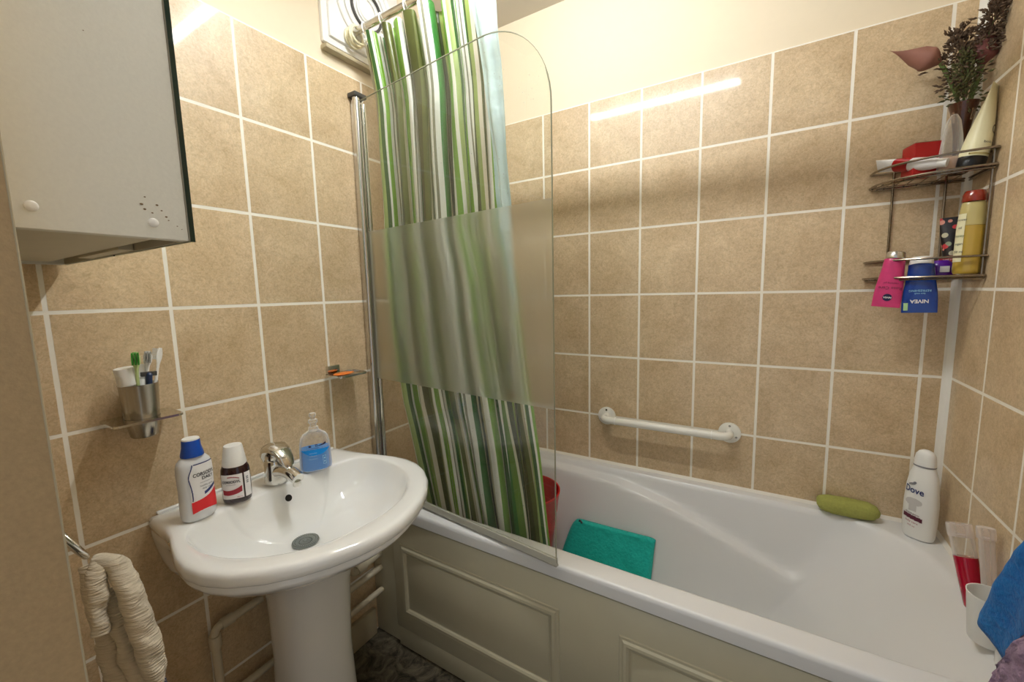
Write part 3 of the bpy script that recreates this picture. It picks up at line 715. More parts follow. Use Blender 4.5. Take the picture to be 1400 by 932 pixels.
# ------------------------------------------------------------------ cabinet
CXR, CY1, CZ0, CZ1 = .587, -1.392, 1.363, 2.05
t = thing('mirror_cabinet', 'white board wall cabinet with mirror doors hung high at the left', 'cabinet', (.3, -1.47, CZ0))
MB().box((CXR - .016, YF + .001, CZ0), (CXR, CY1 - .002, CZ1), .0008).build('side_panel', 'cabinet', t, smooth=False)
MB().box((.012, YF + .001, CZ0), (.028, CY1 - .002, CZ1), .0008).build('side_panel', 'cabinet', t, smooth=False)
MB().box((.028, YF + .001, CZ1 - .016), (CXR - .016, CY1 - .002, CZ1)).build('top_panel', 'cabinet', t, smooth=False)
MB().box((.028, YF + .002, CZ0 + .005), (CXR - .016, CY1 - .022, CZ0 + .021)).build('bottom_panel', 'cabinet_under', t, smooth=False)
MB().box((.028, YF + .001, CZ0 + .02), (CXR - .016, YF + .006, CZ1 - .016)).build('back_panel', 'cabinet_under', t, smooth=False)
MB().box((.20, CY1 - .021, CZ0 + .001), (.40, CY1 - .003, CZ0 + .012), .001).build('finger_rail', 'cabinet_under', t, smooth=False)
for x0, x1 in ((.012, .298), (.301, CXR - .001)):
    d = MB().box((x0, CY1 - .0015, CZ0 + .001), (x1, CY1 + .0005, CZ1), 0).build('door', 'cabinet_under', t, smooth=False)
    MB().box((x0, CY1 + .0006, CZ0 - .001), (x1 + .0015, CY1 + .0046, CZ1 + .002), .0003).build('mirror', 'mirror', d, smooth=False)
    MB().box((x1 + .0012, CY1 - .0005, CZ0 - .001), (x1 + .0024, CY1 + .0048, CZ1 + .002)).build('mirror_edge', 'mirror_edge', d, smooth=False)
for y, z in ((-1.528, 1.386), (-1.429, 1.382)):
    b = MB(); b.lathe([(.001, .0014), (.004, .0013), (.0052, .0006), (.0056, -.0004)], (0, 0, 0), 24); b.xf(Matrix.Translation((CXR, y, z)) @ Matrix.Rotation(pi / 2, 4, 'Y')); b.build('screw_cover', 'white', t)
random.seed(3)
b = MB()
for y, z, r_ in ((-1.4345, 1.4115, .0009), (-1.4235, 1.4035, .0013), (-1.4195, 1.3975, .0009), (-1.429, 1.3935, .0010), (-1.4155, 1.3905, .0012), (-1.4135, 1.3865, .0008), (-1.4385, 1.4025, .0015), (-1.436, 1.397, .0013), (-1.405, 1.3805, .0007), (-1.4005, 1.377, .0006), (-1.48, 1.62, .0008), (-1.47, 1.58, .0006)):
    b.add([(CXR + .0003, y + r_ * (1 + .3 * random.random()) * cos(a), z + r_ * .7 * (1 + .3 * random.random()) * sin(a)) for a in [2 * pi * i / 12 for i in range(12)]], [tuple(range(12))])
b.build('brown_marks', 'stain', t, smooth=False)['kind'] = 'stuff'

# ------------------------------------------------------------------ towel ring + towel at the left
RCN = Vector((.325, -1.492, .952)); 
t = thing('towel_ring', 'chrome towel ring beside the doorway holding a beige hand towel', 'towel ring', (.325, YF, 1.0))
b = MB(); b.tube([RCN + Vector((.062 * cos(a), -.02 + .03 * -sin(a) , .062 * sin(a))) for a in [2 * pi * i / 48 for i in range(48)]], .0042, 12, closed=True); b.build('ring', 'chrome', t)
b = MB(); b.tube([(RCN.x, YF + .0005, RCN.z + .062), (RCN.x, YF + .012, RCN.z + .062), (RCN.x, YF + .013, RCN.z + .062), (RCN.x, RCN.y - .044, RCN.z + .062)], [.02, .02, .009, .009], 20); b.build('mount', 'chrome', t)
t = thing('hand_towel', 'rumpled beige ribbed hand towel hanging from the towel ring by the doorway', 'towel', (.42, -1.48, .7))
def strand(pts, rad, name, sq=.7, amp=.0035):
    b = MB(); n = 200; P = []; R = []
    for i in range(n + 1):
        s = i / n * (len(pts) - 1); k = min(int(s), len(pts) - 2); f_ = s - k; f_ = f_ * f_ * (3 - 2 * f_) * .4 + f_ * .6
        P.append(Vector(pts[k]).lerp(Vector(pts[k + 1]), f_)); R.append(rad[k] + (rad[k + 1] - rad[k]) * f_)
    for _ in range(60): P = [P[0]] + [(P[i - 1] + P[i] * 2 + P[i + 1]) / 4 for i in range(1, n)] + [P[-1]]
    k0 = len(b.v); b.tube(P, [q * .80 for q in R], 28)
    for i in range(k0, len(b.v)):
        v = b.v[i]; q = mnoise.noise(v * 34) * 1.6 + mnoise.noise(v * 90) * .6; b.v[i] = v + Vector((q * amp, q * amp * .6, 0)) + Vector((1, .5, 0)) * (.0006 * sin(v.z * 1500 + 6 * mnoise.noise(v * 25)))
    return b.build(name, 'beige_towel', t)
strand([(0.38, -1.487, 0.778), (0.355, -1.479, 0.848), (0.333, -1.47, 0.875), (0.355, -1.452, 0.863), (0.39, -1.449, 0.818), (0.412, -1.446, 0.758), (0.425, -1.444, 0.703), (0.44, -1.442, 0.678)], [.013, .016, .015, .018, .020, .022, .020, .008], 'fold')
strand([(0.31, -1.478, 0.863), (0.325, -1.478, 0.828), (0.34, -1.474, 0.768), (0.355, -1.47, 0.708), (0.375, -1.466, 0.648), (0.385, -1.466, 0.588)], [.012, .017, .019, .026, .034, .036], 'fold')
strand([(0.35, -1.466, 0.828), (0.37, -1.463, 0.768), (0.393, -1.458, 0.708), (0.413, -1.452, 0.678), (0.425, -1.45, 0.628)], [.010, .016, .018, .022, .016], 'fold')

random.seed(11); b = MB()
for i in range(46):
    a = random.random() * 2 * pi; r_ = .012 * sqrt(random.random()); p = Vector((.440 + r_ * cos(a), -1.442 + r_ * sin(a) * .6, .684 + .003 * random.random())); b.tube([p, p + Vector((random.gauss(.006, .004), random.gauss(0, .003), -.012)), p + Vector((random.gauss(.009, .006), random.gauss(0, .005), -.024))], .0008, 4)
M['fringe'] = simple('grey_blue_fringe', rgb(92, 94, 104), .9); b.build('fringe', 'fringe', t)['kind'] = 'stuff'

# ------------------------------------------------------------------ pipes below the basin
def pipe(pts, r, label, joints=()):
    t = thing('water_pipe', label, 'pipe', pts[0])
    P = [Vector(pts[0])]
    for i in range(1, len(pts) - 1):
        a, c, d = Vector(pts[i - 1]), Vector(pts[i]), Vector(pts[i + 1]); P += bez(c + (a - c).normalized() * .02, c, c + (d - c).normalized() * .02, 6)
    P.append(Vector(pts[-1])); MB().tube(P, r, 16).build('tube', 'pipe', t)
    for j in joints:
        j0, j1 = Vector(j[0]), Vector(j[1]); MB().tube([j0, j1], r * 1.32, 16).build('fitting', 'pipe', t)
    return t
pipe([(.035, -1.222, .0), (.035, -1.222, .428), (.035, -1.10, .432)], .0105, 'cream painted copper pipe rising from the floor left of the pedestal with an elbow', [((.035, -1.222, .375), (.035, -1.222, .410)), ((.035, -1.205, .4285), (.035, -1.175, .429))])
pipe([(.045, -.812, .66), (.045, -.812, .322), (.040, -.668, .326)], .0115, 'cream painted pipe dropping from the washbasin and turning at an elbow towards the bath', [((.045, -.79, .322), (.043, -.755, .324)), ((.045, -.812, .36), (.045, -.812, .385))])
pipe([(.038, -.99, .262), (.038, -.665, .270)], .0115, 'cream painted pipe, upper of two running straight between pedestal and filler board')
pipe([(.038, -.99, .172), (.038, -.665, .180)], .0105, 'cream painted pipe, lower of two running straight between pedestal and filler board')
pipe([(.03, -1.42, .205), (.03, -1.0, .215)], .010, 'cream pipe running low along the left wall behind the pedestal foot')

# ------------------------------------------------------------------ shower screen
G0, G1 = Vector((.03, -.640)), Vector((.789, -.7205)); gd = (G1 - G0).normalized(); gn = Vector((gd.y, -gd.x)); GL = (G1 - G0).length
def gp(s, z, o=0.): return (G0.x + gd.x * s + gn.x * o, G0.y + gd.y * s + gn.y * o, z)
scr = thing('shower_screen', 'glass bath screen with rounded top corner and wide frosted band on the bathtub rim', 'shower screen', (0, -.64, .555))
GZ0, GZ1, FR0, FR1 = .566, 1.945, .987, 1.510
RCR = .215
def gtop(s): 
    d = s - (GL - RCR); return GZ1 if d <= 0 else GZ1 - RCR + sqrt(max(0, RCR ** 2 - d * d))
ss = [GL * i / 30 for i in range(22)] + [GL - RCR + RCR * sin(pi / 2 * i / 16) for i in range(17)]; ss = sorted(set([s for s in ss]))
def pane(name, z0, z1f, mat, parent):
    # a single sheet: the glass shader is the thin-pane kind, the pane's edge is a strip of its own
    b = MB(); lo = [gp(s, z0) for s in ss]; hi = [gp(s, z1f(s)) for s in ss]; n = len(ss)
    b.add(lo + hi, [(i, i + 1, n + i + 1, n + i) for i in range(n - 1)]); b.keep = True; return b.build(name, mat, parent, smooth=False)
gl = pane('clear_glass', GZ0, lambda s: FR0, 'glass', scr)
pane('frosted_band', FR0, lambda s: FR1, 'frost', scr)
pane('clear_glass', FR1, gtop, 'glass', scr)
b = MB(); o = .0016
path = [(s, gtop(s)) for s in ss] + [(GL, z) for z in (1.6, 1.3, 1.0, GZ0)]
b.rings([[gp(s, z, -o), gp(s, z, o), gp(s - (.0022 if s > GL - .01 else 0), z - .002, o), gp(s - (.0022 if s > GL - .01 else 0), z - .002, -o)] for s, z in path]); b.build('polished_edge', 'glass_edge', scr, smooth=False)
b = MB(); rs = []
for s in (-.005, GL):
    rs.append([gp(s, .556, -.010), gp(s, .556, .002), gp(s, .563, .006), gp(s, .580, .0042), gp(s, .580, -.0042), gp(s, .566, -.0055)])
b.rings(rs); b.build('bottom_seal', 'sealstrip', scr, smooth=False)
MB().box((.0005, -.655, .556), (.020, -.617, 1.955), .004).build('wall_channel', 'alu', scr)
b = MB(); b.lathe([(.001, 0), (.0125, 0), (.0125, 1.39), (.001, 1.39)], (.026, -.650, .560), 24); b.build('hinge_post', 'alu', scr)
b = MB(); b.lathe([(.001, 0), (.0085, 0), (.0085, 1.375), (.001, 1.375)], (.034, -.628, .560), 20); b.build('hinge_post', 'chrome', scr)
MB().box((.0, -.664, 1.953), (.040, -.615, 1.968), .003).build('end_cap', 'darkgrey', scr)

# ------------------------------------------------------------------ curtain rod, rings, curtain
RY, RZ = -.645, 2.155
t = thing('curtain_rod', 'steel shower curtain rod running along the bathtub below the ceiling', 'curtain rod', (0, RY, RZ))
b = MB(); b.tube([(0, RY, RZ), (LX, RY, RZ)], .011, 20); b.build('pole', 'rod', t)
for x in (0.0005, LX - .0005):
    s_ = 1 if x < 1 else -1; b = MB(); b.tube([(x, RY, RZ), (x + s_ * .006, RY, RZ), (x + s_ * .007, RY, RZ), (x + s_ * .022, RY, RZ)], [.026, .025, .016, .015], 24); b.build('end_flange', 'ivory', t)
ringp = None
for i, (x, dy, tl) in enumerate(((.022, 0, .10), (.032, .004, -.12), (.045, -.003, .16), (.056, .003, -.16))):
    lab = ('ivory plastic curtain ring bunched on the rod at the fan, nearest the wall', 'ivory plastic curtain ring bunched on the rod, second from the wall', 'ivory plastic curtain ring bunched on the rod, third from the wall', 'ivory plastic curtain ring bunched on the rod, next to the striped curtain')[i]
    if ringp is None:
        b = MB(); b.tube([(0, .0285 * sin(a), .0285 * cos(a)) for a in [2 * pi * k / 32 for k in range(32)]], .0036, 10, closed=True)
        me = b.build('curtain_ring', 'ivory'); ringp = me; me.data.transform(Matrix.Translation(me.location)); o_ = me
    else: o_ = ringp.copy(); COL.objects.link(o_)
    o_.location = (x, RY + dy, RZ - .0145); o_.rotation_euler = (0, tl * .6, tl)
    tag(o_, lab, 'curtain ring', 'ivory rings bunched at the rod end')
hk = None
hooks = [(.085, 'hooked through the far left edge of the striped curtain'), (.165, 'second from the left along the striped curtain'), (.27, 'third from the left along the striped curtain'), (.36, 'fourth from the left along the striped curtain'), (.45, 'fifth from the left along the striped curtain'), (.55, 'at the pale blue right edge of the curtain')]
for x, w in hooks:
    if hk is None:
        b = MB(); pts = [(0, .016 * sin(a), .016 * cos(a)) for a in [radians(q) for q in range(-150, 151, 15)]]; pts += [(0, .004, -.030), (0, .0, -.040), (0, -.006, -.036)]
        b.tube(pts, .0024, 8); hk = b.build('curtain_hook', 'hookwhite'); hk.data.transform(Matrix.Translation(hk.location)); o_ = hk
    else: o_ = hk.copy(); COL.objects.link(o_)
    o_.location = (x, RY, RZ - .0035); o_.rotation_euler = (0, 0, .3); tag(o_, 'white curtain hook on the rod ' + w, 'curtain hook', 'white hooks carrying the curtain')

cur = thing('shower_curtain', 'green, white and olive striped shower curtain gathered behind the glass screen', 'shower curtain', (.33, -.62, .35))
XL = [(.34, .19), (.55, .165), (.75, .12), (.9, .085), (1.2, .060), (1.5, .060), (1.8, .070), (1.95, .078), (2.14, .068)]
XR = [(.34, .700), (.55, .690), (.75, .672), (.9, .655), (1.1, .632), (1.3, .612), (1.5, .600), (1.8, .596), (2.14, .595)]
YQ = [(.34, -.555), (.55, -.572), (.8, -.570), (1.2, -.582), (1.6, -.592), (1.9, -.604), (2.02, -.622), (2.14, -.640)]
NU, NV, NF = 420, 90, 8
ZB, ZT_ = .34, 2.128
def cur_pt(s, z):
    top = sstep(1.2, 2.1, z); low = sstep(1.3, .5, z)
    s2 = s + .012 * sin(9 * s + z * 1.6) + .010 * mnoise.noise(Vector((s * 3, z * .9, 0)))
    ph = 2 * pi * NF * s2 + .9 * mnoise.noise(Vector((s * 4, z * .8, 2.2)))
    xl, xr = interp(XL, z), interp(XR, z) - .035 * sstep(1.3, 1.5, z)
    A = (.024 + .008 * sin(11 * s + z)) * (1 - .2 * low) * (1 - .75 * sstep(.76, .88, s) * sstep(1.3, 1.5, z))
    f_ = sin(ph) + .22 * sin(2 * ph + 1.) + .18 * sin(2.7 * ph)
    x = xl + (xr - xl) * s - (.011 + .005 * sin(7 * s + 2 + z)) * sin(2 * ph) * min(1, min(s, 1 - s) * 12)
    edge_ = min(1, min(s, 1 - s) * 22)
    y = interp(YQ, z) + A * f_ * edge_ + .006 * mnoise.noise(Vector((x * 7, 0, z * 3)))
    # diagonal drag folds towards the lower right corner
    y += .007 * low * sin(26 * (x - .35 + .34 * (z - .55)))
    y = max(y, -.6445 - (x - .03) * .105 + .006) if z < 1.97 else y
    if s > .8 and z > 1.3: y += .010 * sstep(.8, .9, s) * sstep(1.3, 1.5, z)
    return Vector((max(x, .004), y, z))
b = MB(); b.uv = []
for j in range(NV + 1):
    z = ZB + (ZT_ - ZB) * j / NV
    for i in range(NU + 1):
        s = i / NU; zz = z
        if j == NV: zz = z - .010 * (.5 + .5 * cos(2 * pi * 6 * s))
        elif j == NV - 1: zz = z - .004 * (.5 + .5 * cos(2 * pi * 6 * s))
        b.v.append(cur_pt(s, zz)); b.uv.append((s * 4.6 + .0, z))
for j in range(NV):
    for i in range(NU): k = j * (NU + 1) + i; b.f.append((k, k + 1, k + NU + 2, k + NU + 1))
b.build('striped_fabric', 'curtain', cur, angle=180)
# top hem
# the curtain's pale blue back, turned over at its right edge
b = MB(); b.uv = []; nx, nz = 26, 60
for j in range(nz + 1):
    z = 1.22 + (2.125 - 1.22) * j / nz; w = interp([(1.22, .004), (1.35, .024), (1.5, .048), (1.8, .070), (2.125, .100)], z); xr = interp(XR, z) + .012
    for i in range(nx + 1):
        s = i / nx; x = xr - w + w * s
        y = interp(YQ, z) - .022 + .010 * sin(s * 9 + 1.3 * sin(z * 4)) * min(1, w / .05) - .014 * s + .003 * sin(z * 23 + s * 4) + .004 * mnoise.noise(Vector((x * 30, 0, z * 9)))
        y = max(y, -.6445 - (x - .03) * .105 + .005) if z < 1.97 else max(y, -.672)
        b.v.append(Vector((x, y, z))); b.uv.append((s, z))
for j in range(nz):
    for i in range(nx): k = j * (nx + 1) + i; b.f.append((k, k + 1, k + nx + 2, k + nx + 1))
o_ = b.build('turned_lining', 'lining', cur, angle=180); o_['label'] = 'glossy pale blue back of the curtain'

# ------------------------------------------------------------------ extractor fan
t = thing('extractor_fan', 'white square extractor fan with a round grille high on the left wall', 'fan', (-.008, -.58, 2.24))
MB().box((-.0075, -.745, 2.095), (.006, -.415, 2.425), .002).build('backing_plate', 'white', t)
MB().box((-.0075, -.725, 2.115), (.016, -.435, 2.405), .006).build('housing', 'white', t)
for r0, w, m_, h in ((.115, .010, 'white', .012), (.088, .006, 'white', .014), (.062, .006, 'darkgrey', .012), (.04, .004, 'white', .012)):
    b = MB(); b.tube([(.016 + h * .4, -.575 + r0 * cos(a), 2.262 + r0 * sin(a)) for a in [2 * pi * k / 56 for k in range(56)]], w * .8, 10, closed=True); b.build('grille_ring', m_, t)
b = MB(); b.lathe([(.001, .008), (.03, .007), (.034, 0)], (0, 0, 0), 32); b.xf(Matrix.Translation((.0165, -.575, 2.262)) @ Matrix.Rotation(pi / 2, 4, 'Y')); b.build('centre_boss', 'white', t)
lg = MB().box((-.0075, -.747, 2.070), (.022, -.40, 2.083), .002).build('fan_ledge', 'skirt'); tag(lg, 'narrow dull brown wooden ledge on the left wall under the extractor fan', 'ledge')

# ------------------------------------------------------------------ ceiling batten lamp (out of shot, seen as a streak on the tiles)
t = thing('batten_lamp', 'slim white fluorescent batten lamp fixed across the ceiling', 'lamp', (.69, -.845, CEIL))
MB().box((.28, -.862, 2.345), (1.12, -.806, CEIL - .001), .006).build('housing', 'white', t)
M['lamp'] = simple('lit_diffuser', rgb(255, 252, 244), .4, emit=((.955, .98, 1., 1), 118.))
MB().tube([(.315, -.834, 2.310), (1.085, -.834, 2.310)], .014, 24).build('tube', 'lamp', t)
for x in (.30, 1.10): MB().box((x - .014, -.850, 2.294), (x + .014, -.818, 2.346), .004).build('end_socket', 'white', t)

# ------------------------------------------------------------------ grab rail
t = thing('grab_rail', 'white grab rail screwed to the tiles above the bathtub', 'grab rail', (.915, 0, .76))
xa, xb, zg = .688, 1.146, .762
b = MB(); R_ = .032
P = [(xa, -.003, zg)] + [tuple(v) for v in bez((xa, -.030, zg), (xa, -.058, zg), (xa + .03, -.060, zg), 8)] + [(xb - .03, -.060, zg)] + [tuple(v) for v in bez((xb - .03, -.060, zg), (xb, -.058, zg), (xb, -.030, zg), 8)] + [(xb, -.003, zg)]
b.tube(P, .0145, 20); b.build('bar', 'white_enamel', t)
for x in (xa, xb):
    b = MB(); b.tube([(x, -.0005, zg), (x, -.007, zg), (x, -.010, zg)], [.037, .037, .030], 36); fl = b.build('flange', 'white_enamel', t)
    for dx, dz in ((.0, .026), (-.022, -.013), (.022, -.013)):
        b = MB(); b.tube([(x + dx, -.0095, zg + dz), (x + dx, -.0112, zg + dz)], [.0042, .0038], 12); b.build('screw', 'brushed', fl)
    s_ = 1 if x == xa else -1
    b = MB(); b.tube([(x + s_ * .052, -.060, zg), (x + s_ * .055, -.060, zg)], .0152, 20); b.build('joint', 'white', t)

# ------------------------------------------------------------------ sponge
b = MB(); bm = bmesh.new(); bmesh.ops.create_icosphere(bm, subdivisions=5, radius=1); vs = []
for v in bm.verts:
    p = v.co; e = 2.6; k = (abs(p.x) ** 3.2 + abs(p.y) ** e + abs(p.z) ** e) ** (-1 / e)
    q = Vector((p.x * k * .078, p.y * k * .030, p.z * k * .027)); q *= 1 + .05 * mnoise.noise(q * 40) + .03 * mnoise.noise(q * 120); q.z -= .05 * (q.x ** 2) * 6 * .0; vs.append(Vector((1.487 + q.x, -.036 + q.y, .5815 + q.z)))
b.add(vs, [[v.index for v in f_.verts] for f_ in bm.faces]); bm.free(); sp = b.build('bath_sponge', 'sponge'); tag(sp, 'long olive green bath sponge lying on the back rim of the bathtub', 'sponge')

# ------------------------------------------------------------------ shampoo bottle
c = (1.643, -.086, .5535); rt = face_cam(c[0], c[1]) + radians(-16)
prof = [(0, .70), (.003, .86), (.012, .93), (.05, 1.), (.11, 1.), (.16, .92), (.19, .80), (.208, .66), (.216, .60)]
t = thing('shampoo_bottle', 'white shampoo bottle with a rounded cap standing in the bathtub corner', 'bottle', c)
b = MB(); b.lathe([(.001, 0)] + [(k, z) for z, k in prof] + [(.001, .216)], c, 48, .0375, .026, rt, 2.2); b.build('body', 'white', t)
b = MB(); b.lathe([(.61, .2165), (.62, .222), (.60, .236), (.54, .250), (.40, .259), (.2, .2635), (.001, .265)], c, 44, .0385, .030, rt, 2.1); b.build('cap', 'white', t)
b = MB(); b.lathe([(.61, .2155), (.63, .2165), (.63, .2185), (.61, .2195)], c, 44, .0385, .030, rt, 2.1); b.build('cap_seam', 'inkgrey', t)
f = oval_fn(c, rt, .0375, .0262, prof, .0007); f3 = oval_fn(c, rt, .0375, .0262, prof, .0012)
lettering('Dove', .026, lambda u, v: f3(u - .012, v + .146 - .10 * u), 'labelblue', t, squeeze=.8, bold=.0004)
patch(f, -.028, -.004, .156, .172, 30, 20, 'emblem', 'inkgrey', t, lambda u, v: ((u + .018) / .009) ** 2 + ((v - .163 - .25 * (u + .018)) / .0035) ** 2 < 1 or (((u + .011) / .004) ** 2 + ((v - .168) / .003) ** 2 < 1))
M['cream_print'] = simple('grey_cream_print', rgb(204, 200, 196), .4); M['plum'] = simple('plum_print', rgb(96, 38, 58), .4)
patch(f, -.03, .012, .08, .125, 40, 40, 'cream_swirl', 'cream_print', t, lambda u, v: (((u + .010) / .019) ** 2 + ((v - .112) / .011) ** 2 < 1) or (abs(u + .010) < .008 and .084 < v < .104))
patch(f3, -.031, .012, .05, .09, 30, 24, 'label_band', 'plum', t, lambda u, v: .064 - .18 * (u + .03) < v < .076 - .18 * (u + .03))
lettering('shampoo', .0085, lambda u, v: f3(u - .010, v + .081 - .18 * (u + .02)), 'plum', t)
lettering('daily care', .0075, lambda u, v: f3(u - .010, v + .056 - .18 * (u + .02)), 'labelmaroon', t)
lettering('250 ml', .006, lambda u, v: f3(u - .010, v + .044 - .18 * (u + .02)), 'labelmaroon', t)

# ------------------------------------------------------------------ things on the right end of the bath
def leaned(name, label, base, d, prof_body, mat, prof2=None, mat2=None, cap=None, capm=None):
    t = thing(name, label, 'bottle', base); X = lean(base, d)
    b = MB(); b.lathe(prof_body, base, 36, 1, 1); b.xf(X); b.build('body', mat, t)
    if prof2: b = MB(); b.lathe(prof2, base, 36); b.xf(X); b.build('contents', mat2, t)
    if cap: b = MB(); b.lathe(cap, base, 32); b.xf(X); b.build('cap', capm, t)
    return t
leaned('bath_oil_bottle', 'clear tapered bottle with crimson liquid leaning on the bathtub end', (1.668, -.388, .5565), (-.09, .24, .66),
       [(.001, 0), (.017, 0), (.0185, .004), (.0195, .05), (.0205, .12), (.021, .155), (.001, .156)], 'clear',
       [(.001, .0008), (.0176, .0008), (.0190, .0045), (.0200, .05), (.0208, .108), (.001, .109)], 'magenta_liq',
       [(.001, .150), (.0222, .150), (.0226, .153), (.0226, .176), (.0215, .179), (.016, .179), (.015, .176), (.001, .176)], 'clearpink')
leaned('bath_salts_bottle', 'clear empty bottle with a pinkish cap behind the crimson one on the right wall', (1.680, -.425, .5565), (-.03, .16, .66),
       [(.001, 0), (.011, 0), (.012, .004), (.0125, .12), (.0125, .175), (.001, .176)], 'clearpink', None, None,
       [(.001, .172), (.0150, .172), (.0155, .175), (.0155, .194), (.014, .197), (.001, .197)], 'clearpink')
# white beaker
c = (1.652, -.492, .5535)
t = thing('plastic_beaker', 'empty white plastic beaker on the bathtub end beside the blue towel', 'beaker', c)
b = MB(); b.lathe([(.001, 0), (.027, 0), (.0285, .003), (.036, .098), (.037, .101), (.0352, .101), (.027, .006), (.001, .005)], c, 44); b.build('cup', 'white', t)
c = (1.668, -.562, .5535)
t = thing('lotion_bottle', 'frosted bottle with a white screw cap behind the blue towel', 'bottle', c)
b = MB(); b.lathe([(.001, 0), (.026, 0), (.028, .004), (.028, .15), (.025, .165), (.016, .180), (.001, .181)], c, 36); b.build('body', 'clear', t)
b = MB(); b.lathe([(.001, .181), (.021, .181), (.0215, .184), (.0205, .226), (.019, .229), (.001, .229)], c, 36); b.build('cap', 'white', t)
# towels
def slab_cloth(name, mat, path, widths, wdir, thick, label, cat='towel', disp=.003, fr=60):
    b = MB(); n = 44; nw = 26; rings = []
    P = [Vector(p) for p in path]
    for i in range(n + 1):
        s = i / n * (len(P) - 1); k = min(int(s), len(P) - 2); f_ = s - k; c_ = P[k].lerp(P[k + 1], f_); w = widths[k] + (widths[k + 1] - widths[k]) * f_
        d = (P[k + 1] - P[k]).normalized(); W = Vector(wdir).normalized(); W = (W - d * W.dot(d)).normalized(); T = d.cross(W); ring = []
        for a in range(2 * nw):
            t_ = 2 * pi * a / (2 * nw); u = math.copysign(abs(cos(t_)) ** .45, cos(t_)); v = math.copysign(abs(sin(t_)) ** .8, sin(t_))
            q = c_ + W * (u * w / 2) + T * (v * thick / 2 + .004 * sin(u * 3 + i * .1)); q += Vector((1, .6, .2)) * (mnoise.noise(q * fr) * disp); ring.append(q)
        rings.append(ring)
    b.rings(rings); return tag(b.build(name, mat, angle=180), label, cat)
slab_cloth('hand_towel', 'blue_towel', [(1.600, -.655, .664), (1.601, -.695, .745), (1.604, -.745, .845), (1.610, -.80, .955), (1.612, -.825, 1.02)], [.072, .082, .09, .09, .09], (.1, -.8, .25), .014, 'bright blue towel hanging at the right edge over the bathtub end', disp=.003, fr=40)
slab_cloth('bath_towel', 'purple_towel', [(1.60, -.745, .54), (1.60, -.755, .62), (1.60, -.79, .70), (1.605, -.85, .79), (1.61, -.90, .92), (1.612, -.92, 1.02)], [.10, .10, .10, .11, .12, .12], (.1, -.9, .1), .030, 'fluffy mauve towel hanging in front of the blue one at the right edge', disp=.010, fr=150)
t = thing('towel_rail', 'chrome towel rail on the right wall holding the towels', 'towel rail', (LX, -.85, 1.03))
MB().tube([(1.612, -.72, 1.03), (1.612, -1.25, 1.03)], .008, 16).build('bar', 'chrome', t)
for y in (-.735, -1.235): MB().tube([(LX - .0005, y, 1.03), (LX - .008, y, 1.03), (LX - .009, y, 1.03), (1.612, y, 1.03)], [.02, .02, .007, .007], 16).build('mount', 'chrome', t)

# ------------------------------------------------------------------ inside the bath
def tubz(x, y): return .553 - tub_depth(x, y)
b = MB(); nu, nv = 44, 34; top, bot = [], []
# four corners on the tub surface, terry mat lying up the side wall
C00, C10, C11, C01 = (.614, -.122), (.924, -.126), (.912, -.29), (.540, -.29)
for j in range(nv + 1):
    for i in range(nu + 1):
        u, v = i / nu, j / nv
        rr_ = .10; du = max(0, rr_ - min(u, 1 - u)) / rr_; dv = max(0, rr_ - min(v, 1 - v)) / rr_
        k = min(1, sqrt(du * du + dv * dv)) if du > 0 and dv > 0 else max(du, dv)
        # pull the corners in to round them
        if du > 0 and dv > 0 and sqrt(du * du + dv * dv) > 1:
            m_ = 1 / sqrt(du * du + dv * dv)
            u = (rr_ - rr_ * du * m_) if u < .5 else 1 - (rr_ - rr_ * du * m_); v = (rr_ - rr_ * dv * m_) if v < .5 else 1 - (rr_ - rr_ * dv * m_)
        vx = min(1, v * 1.9); vy = v ** 2.2
        x = (C00[0] * (1 - u) + C10[0] * u) * (1 - vx) + (C01[0] * (1 - u) + C11[0] * u) * vx
        y = (C00[1] * (1 - u) + C10[1] * u) * (1 - vy) + (C01[1] * (1 - u) + C11[1] * u) * vy
        z = max(tubz(x, y), tubz(x, y - .004), tubz(x, y + .002) - .01)
        nz = .007 * mnoise.noise(Vector((x * 14, z * 14, 0))) + .003 * mnoise.noise(Vector((x * 50, z * 50 + y * 30, 3)))
        th = .016 * sqrt(max(0, 1 - k ** 4)) + .002; w = sstep(.42, .62, v)
        top.append((x, y - (th + nz + .010) * (1 - w) - .004 * w, z + (th + nz + .006) * w + .004)); bot.append((x, y - .003 * (1 - w), z + .003))
n1 = nu + 1
b.add(top, [(j * n1 + i, j * n1 + i + 1, (j + 1) * n1 + i + 1, (j + 1) * n1 + i) for j in range(nv) for i in range(nu)])
b.add(bot, [(j * n1 + i, (j + 1) * n1 + i, (j + 1) * n1 + i + 1, j * n1 + i + 1) for j in range(nv) for i in range(nu)])
per = [i for i in range(nu)] + [j * n1 + nu for j in range(nv)] + [nv * n1 + i for i in range(nu, 0, -1)] + [j * n1 for j in range(nv, 0, -1)]
K = len(top)
b.f += [(per[i], per[(i + 1) % len(per)], K + per[(i + 1) % len(per)], K + per[i]) for i in range(len(per))]
t = thing('terry_cloth', 'teal green terry cloth lying in the bathtub by the screen', 'cloth', (.72, -.25, .2))
b.build('terry', 'teal', t, angle=180)
b = MB(); b.tube(bez((.622, -.142, .330), (.616, -.146, .356), (.634, -.150, .340), 8), .004, 8); b.build('hanging_loop', 'black', t)
c = (.458, -.312, .178); t = thing('laundry_basket', 'small red perforated plastic basket in the bathtub behind the curtain', 'basket', c)
b = MB(); H = .335
b.lathe([(.001, 0), (.088, 0), (.092, .004), (.126, H - .075), (.1235, H - .075), (.088, .007), (.001, .006)], c, 56); b.build('perforated_wall', 'basket', t)
